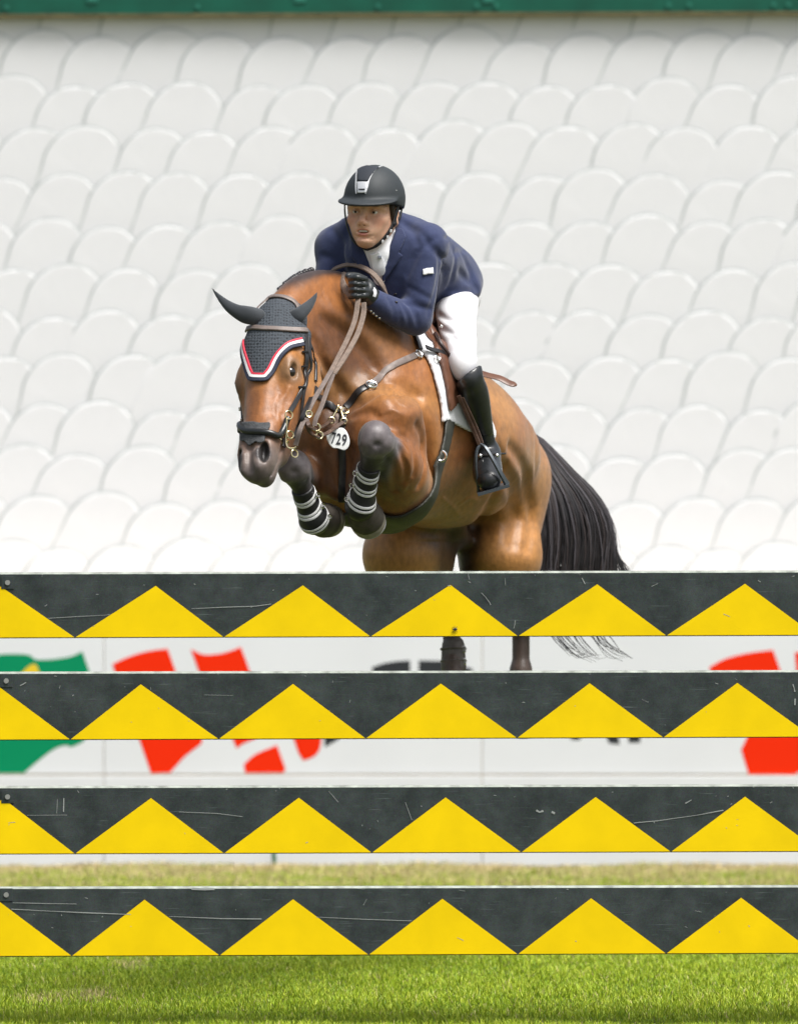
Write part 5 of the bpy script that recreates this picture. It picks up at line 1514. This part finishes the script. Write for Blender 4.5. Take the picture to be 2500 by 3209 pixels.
axx = nrm(c1 - c0); up_ = nrm(np.cross(axx, [0.05, 1, .12])); up_ = up_ if up_[2] > 0 else -up_
dp = np.cross(axx, up_); dp = dp if dp[1] > 0 else -dp
V = []
for e_ in (c0, c1):
    for a_, q_ in ((-.006, 0), (-.006, .10), (.004, .10), (.004, 0)):
        V.append(e_ + up_ * a_ + dp * q_)
tr_.add(V, [[0, 1, 2, 3], [7, 6, 5, 4], [0, 4, 5, 1], [1, 5, 6, 2], [2, 6, 7, 3], [3, 7, 4, 0]])
tr_.build('tread', m_iron, stirrup, smooth=False)

# strap end sticking out behind the knee
crop_ = empty('riding_crop', P(1480, 1170, 1.3), 'brown leather strap end sticking out behind the rider knee', 'riding crop')
S = spline([P(1440, 1150, 1.30), P(1490, 1163, 1.30), P(1525, 1174, 1.29), P(1565, 1184, 1.28), P(1595, 1199, 1.275), P(1619, 1207, 1.27)], 6)
MB().ribbon(S, [np.array([-.05, -.5, .85])] * len(S), [.030] * (len(S) - 5) + [.031, .030, .026, .018, .006], .0045).build('flap', m_saddle, crop_)
MB().tube([P(1442, 1150, 1.302), P(1400, 1110, 1.33), P(1300, 1000, 1.25)], .006, 8).build('shaft', m_blackl, crop_)

# ------------------------------------------------------------------ helmet
helmet = empty('riding_helmet', G3(0, 0, .08), 'matt black riding helmet with silver badge on the rider', 'helmet')
h = Field(np.arange(-.24, .06, .0032), np.arange(.76, 1.14, .0036), np.arange(2.58, 2.83, .0032))
h.ell(G3(-.012, 0, .044), (.128, .0985, .112), GAX, 0)
X, Y, Z = h._rel((slice(None),) * 3, G3(.10, 0, .034))
cp = nrm(-GUp * 1.0 + GF * .12)
h.F = np.maximum(h.F, (X * cp[0] + Y * cp[1] + Z * cp[2]).astype(np.float32))
h.ell(G3(-.012, 0, .034), (.108, .085, .092), GAX, .0, sub=True)
brimc = G3(.066, 0, .037)
bax = (nrm(GF - .17 * GUp), GLt, nrm(GUp + .17 * GF))
hb_ = Field(*h.ax)
hb_.ell(brimc, (.098, .0975, .0125), bax, 0)
hb_.ell(G3(-.012, 0, .040), (.112, .089, .10), GAX, .004, sub=True)
h.F = np.minimum(h.F, hb_.F) - np.maximum(.012 - np.abs(h.F - hb_.F), 0) ** 2 / .012 * .25
m_helm = mat('matt_black_helmet', (.026, .032, .036), .62, bump=.18, bscale=900, spec=.45)
link('shell', mesh_np('shell', *h.mesh(2), m_helm), helmet)
def hstrap(name, m_, pts, wd, th=.003, off=.001):
    S, G = surf_path(h, pts, off, 6); return MB().ribbon(S, G, wd, th).build(name, m_, helmet)
m_silvb = mat('satin_silver', (.72, .73, .74), .35, metal=.55)
hstrap('trim', m_silvb, [(1117, 606), (1116, 585), (1116, 560), (1118, 540), (1121, 526)], .0042)
hstrap('trim', m_silvb, [(1145, 606), (1152, 585), (1156, 565), (1166, 545), (1180, 529), (1198, 520)], .0042)
pxp = [(1117, 567), (1154, 568), (1147, 604), (1120, 605)]
pxpatch(pxp, h, 'badge', m_silvb, helmet, (-.18, .76, 2.64), (-.06, .98, 2.74), .0025, .0022, 1.0, .0026)
pxpatch([(1121, 590), (1144, 589), (1143, 594), (1124, 594)], h, 'badge_slot', m_blk, helmet, (-.16, .76, 2.64), (-.08, .98, 2.70), .0058, .0018, 1.0, .0018)
m_panel = mat('dark_helmet_panel', (.020, .025, .034), .8, bump=.2, bscale=900)
pxpatch([(1119, 530), (1122, 524), (1150, 516), (1190, 522), (1176, 533), (1162, 550), (1154, 566), (1119, 565)], h, 'panel', m_panel, helmet, (-.2, .76, 2.68), (.0, 1.05, 2.82), .0022, .0020, 1.05, .0024)
MB().sphere(h.hit(1241, 596, .001), .0022, 6).build('rivet', m_silver, helmet)
# chin straps
m_strap = mat('black_strap', (.012, .012, .014), .55)
S = spline([G3(.035, -.088, .035), G3(.045, -.082, -.01), G3(.055, -.066, -.06), G3(.062, -.040, -.102), G3(.060, 0, -.124)], 6)
MB().ribbon(S, [nrm(p - G3(0, 0, -.03)) for p in S], .012, .003).build('chin_strap', m_strap, helmet)
S = spline([G3(.060, 0, -.124), G3(.055, .035, -.108), G3(.040, .062, -.075), G3(.020, .078, -.035), G3(.008, .086, .01), G3(.0, .091, .045)], 6)
MB().ribbon(S, [nrm(p - G3(0, 0, -.03)) for p in S], .014, .004).build('chin_strap', m_strap, helmet)
S = spline([G3(.020, .080, -.04), G3(-.02, .086, -.015), G3(-.05, .084, .025), G3(-.06, .084, .05)], 5)
MB().ribbon(S, [nrm(p - G3(0, 0, -.03)) for p in S], .013, .004).build('chin_strap', m_strap, helmet)
for q in ((.040, .0655, -.080), (.050, .052, -.095), (.030, .073, -.060)):
    MB().box(G3(*q), (.008, .008, .010), bevel=.002).build('buckle', m_silvb, helmet, smooth=False)
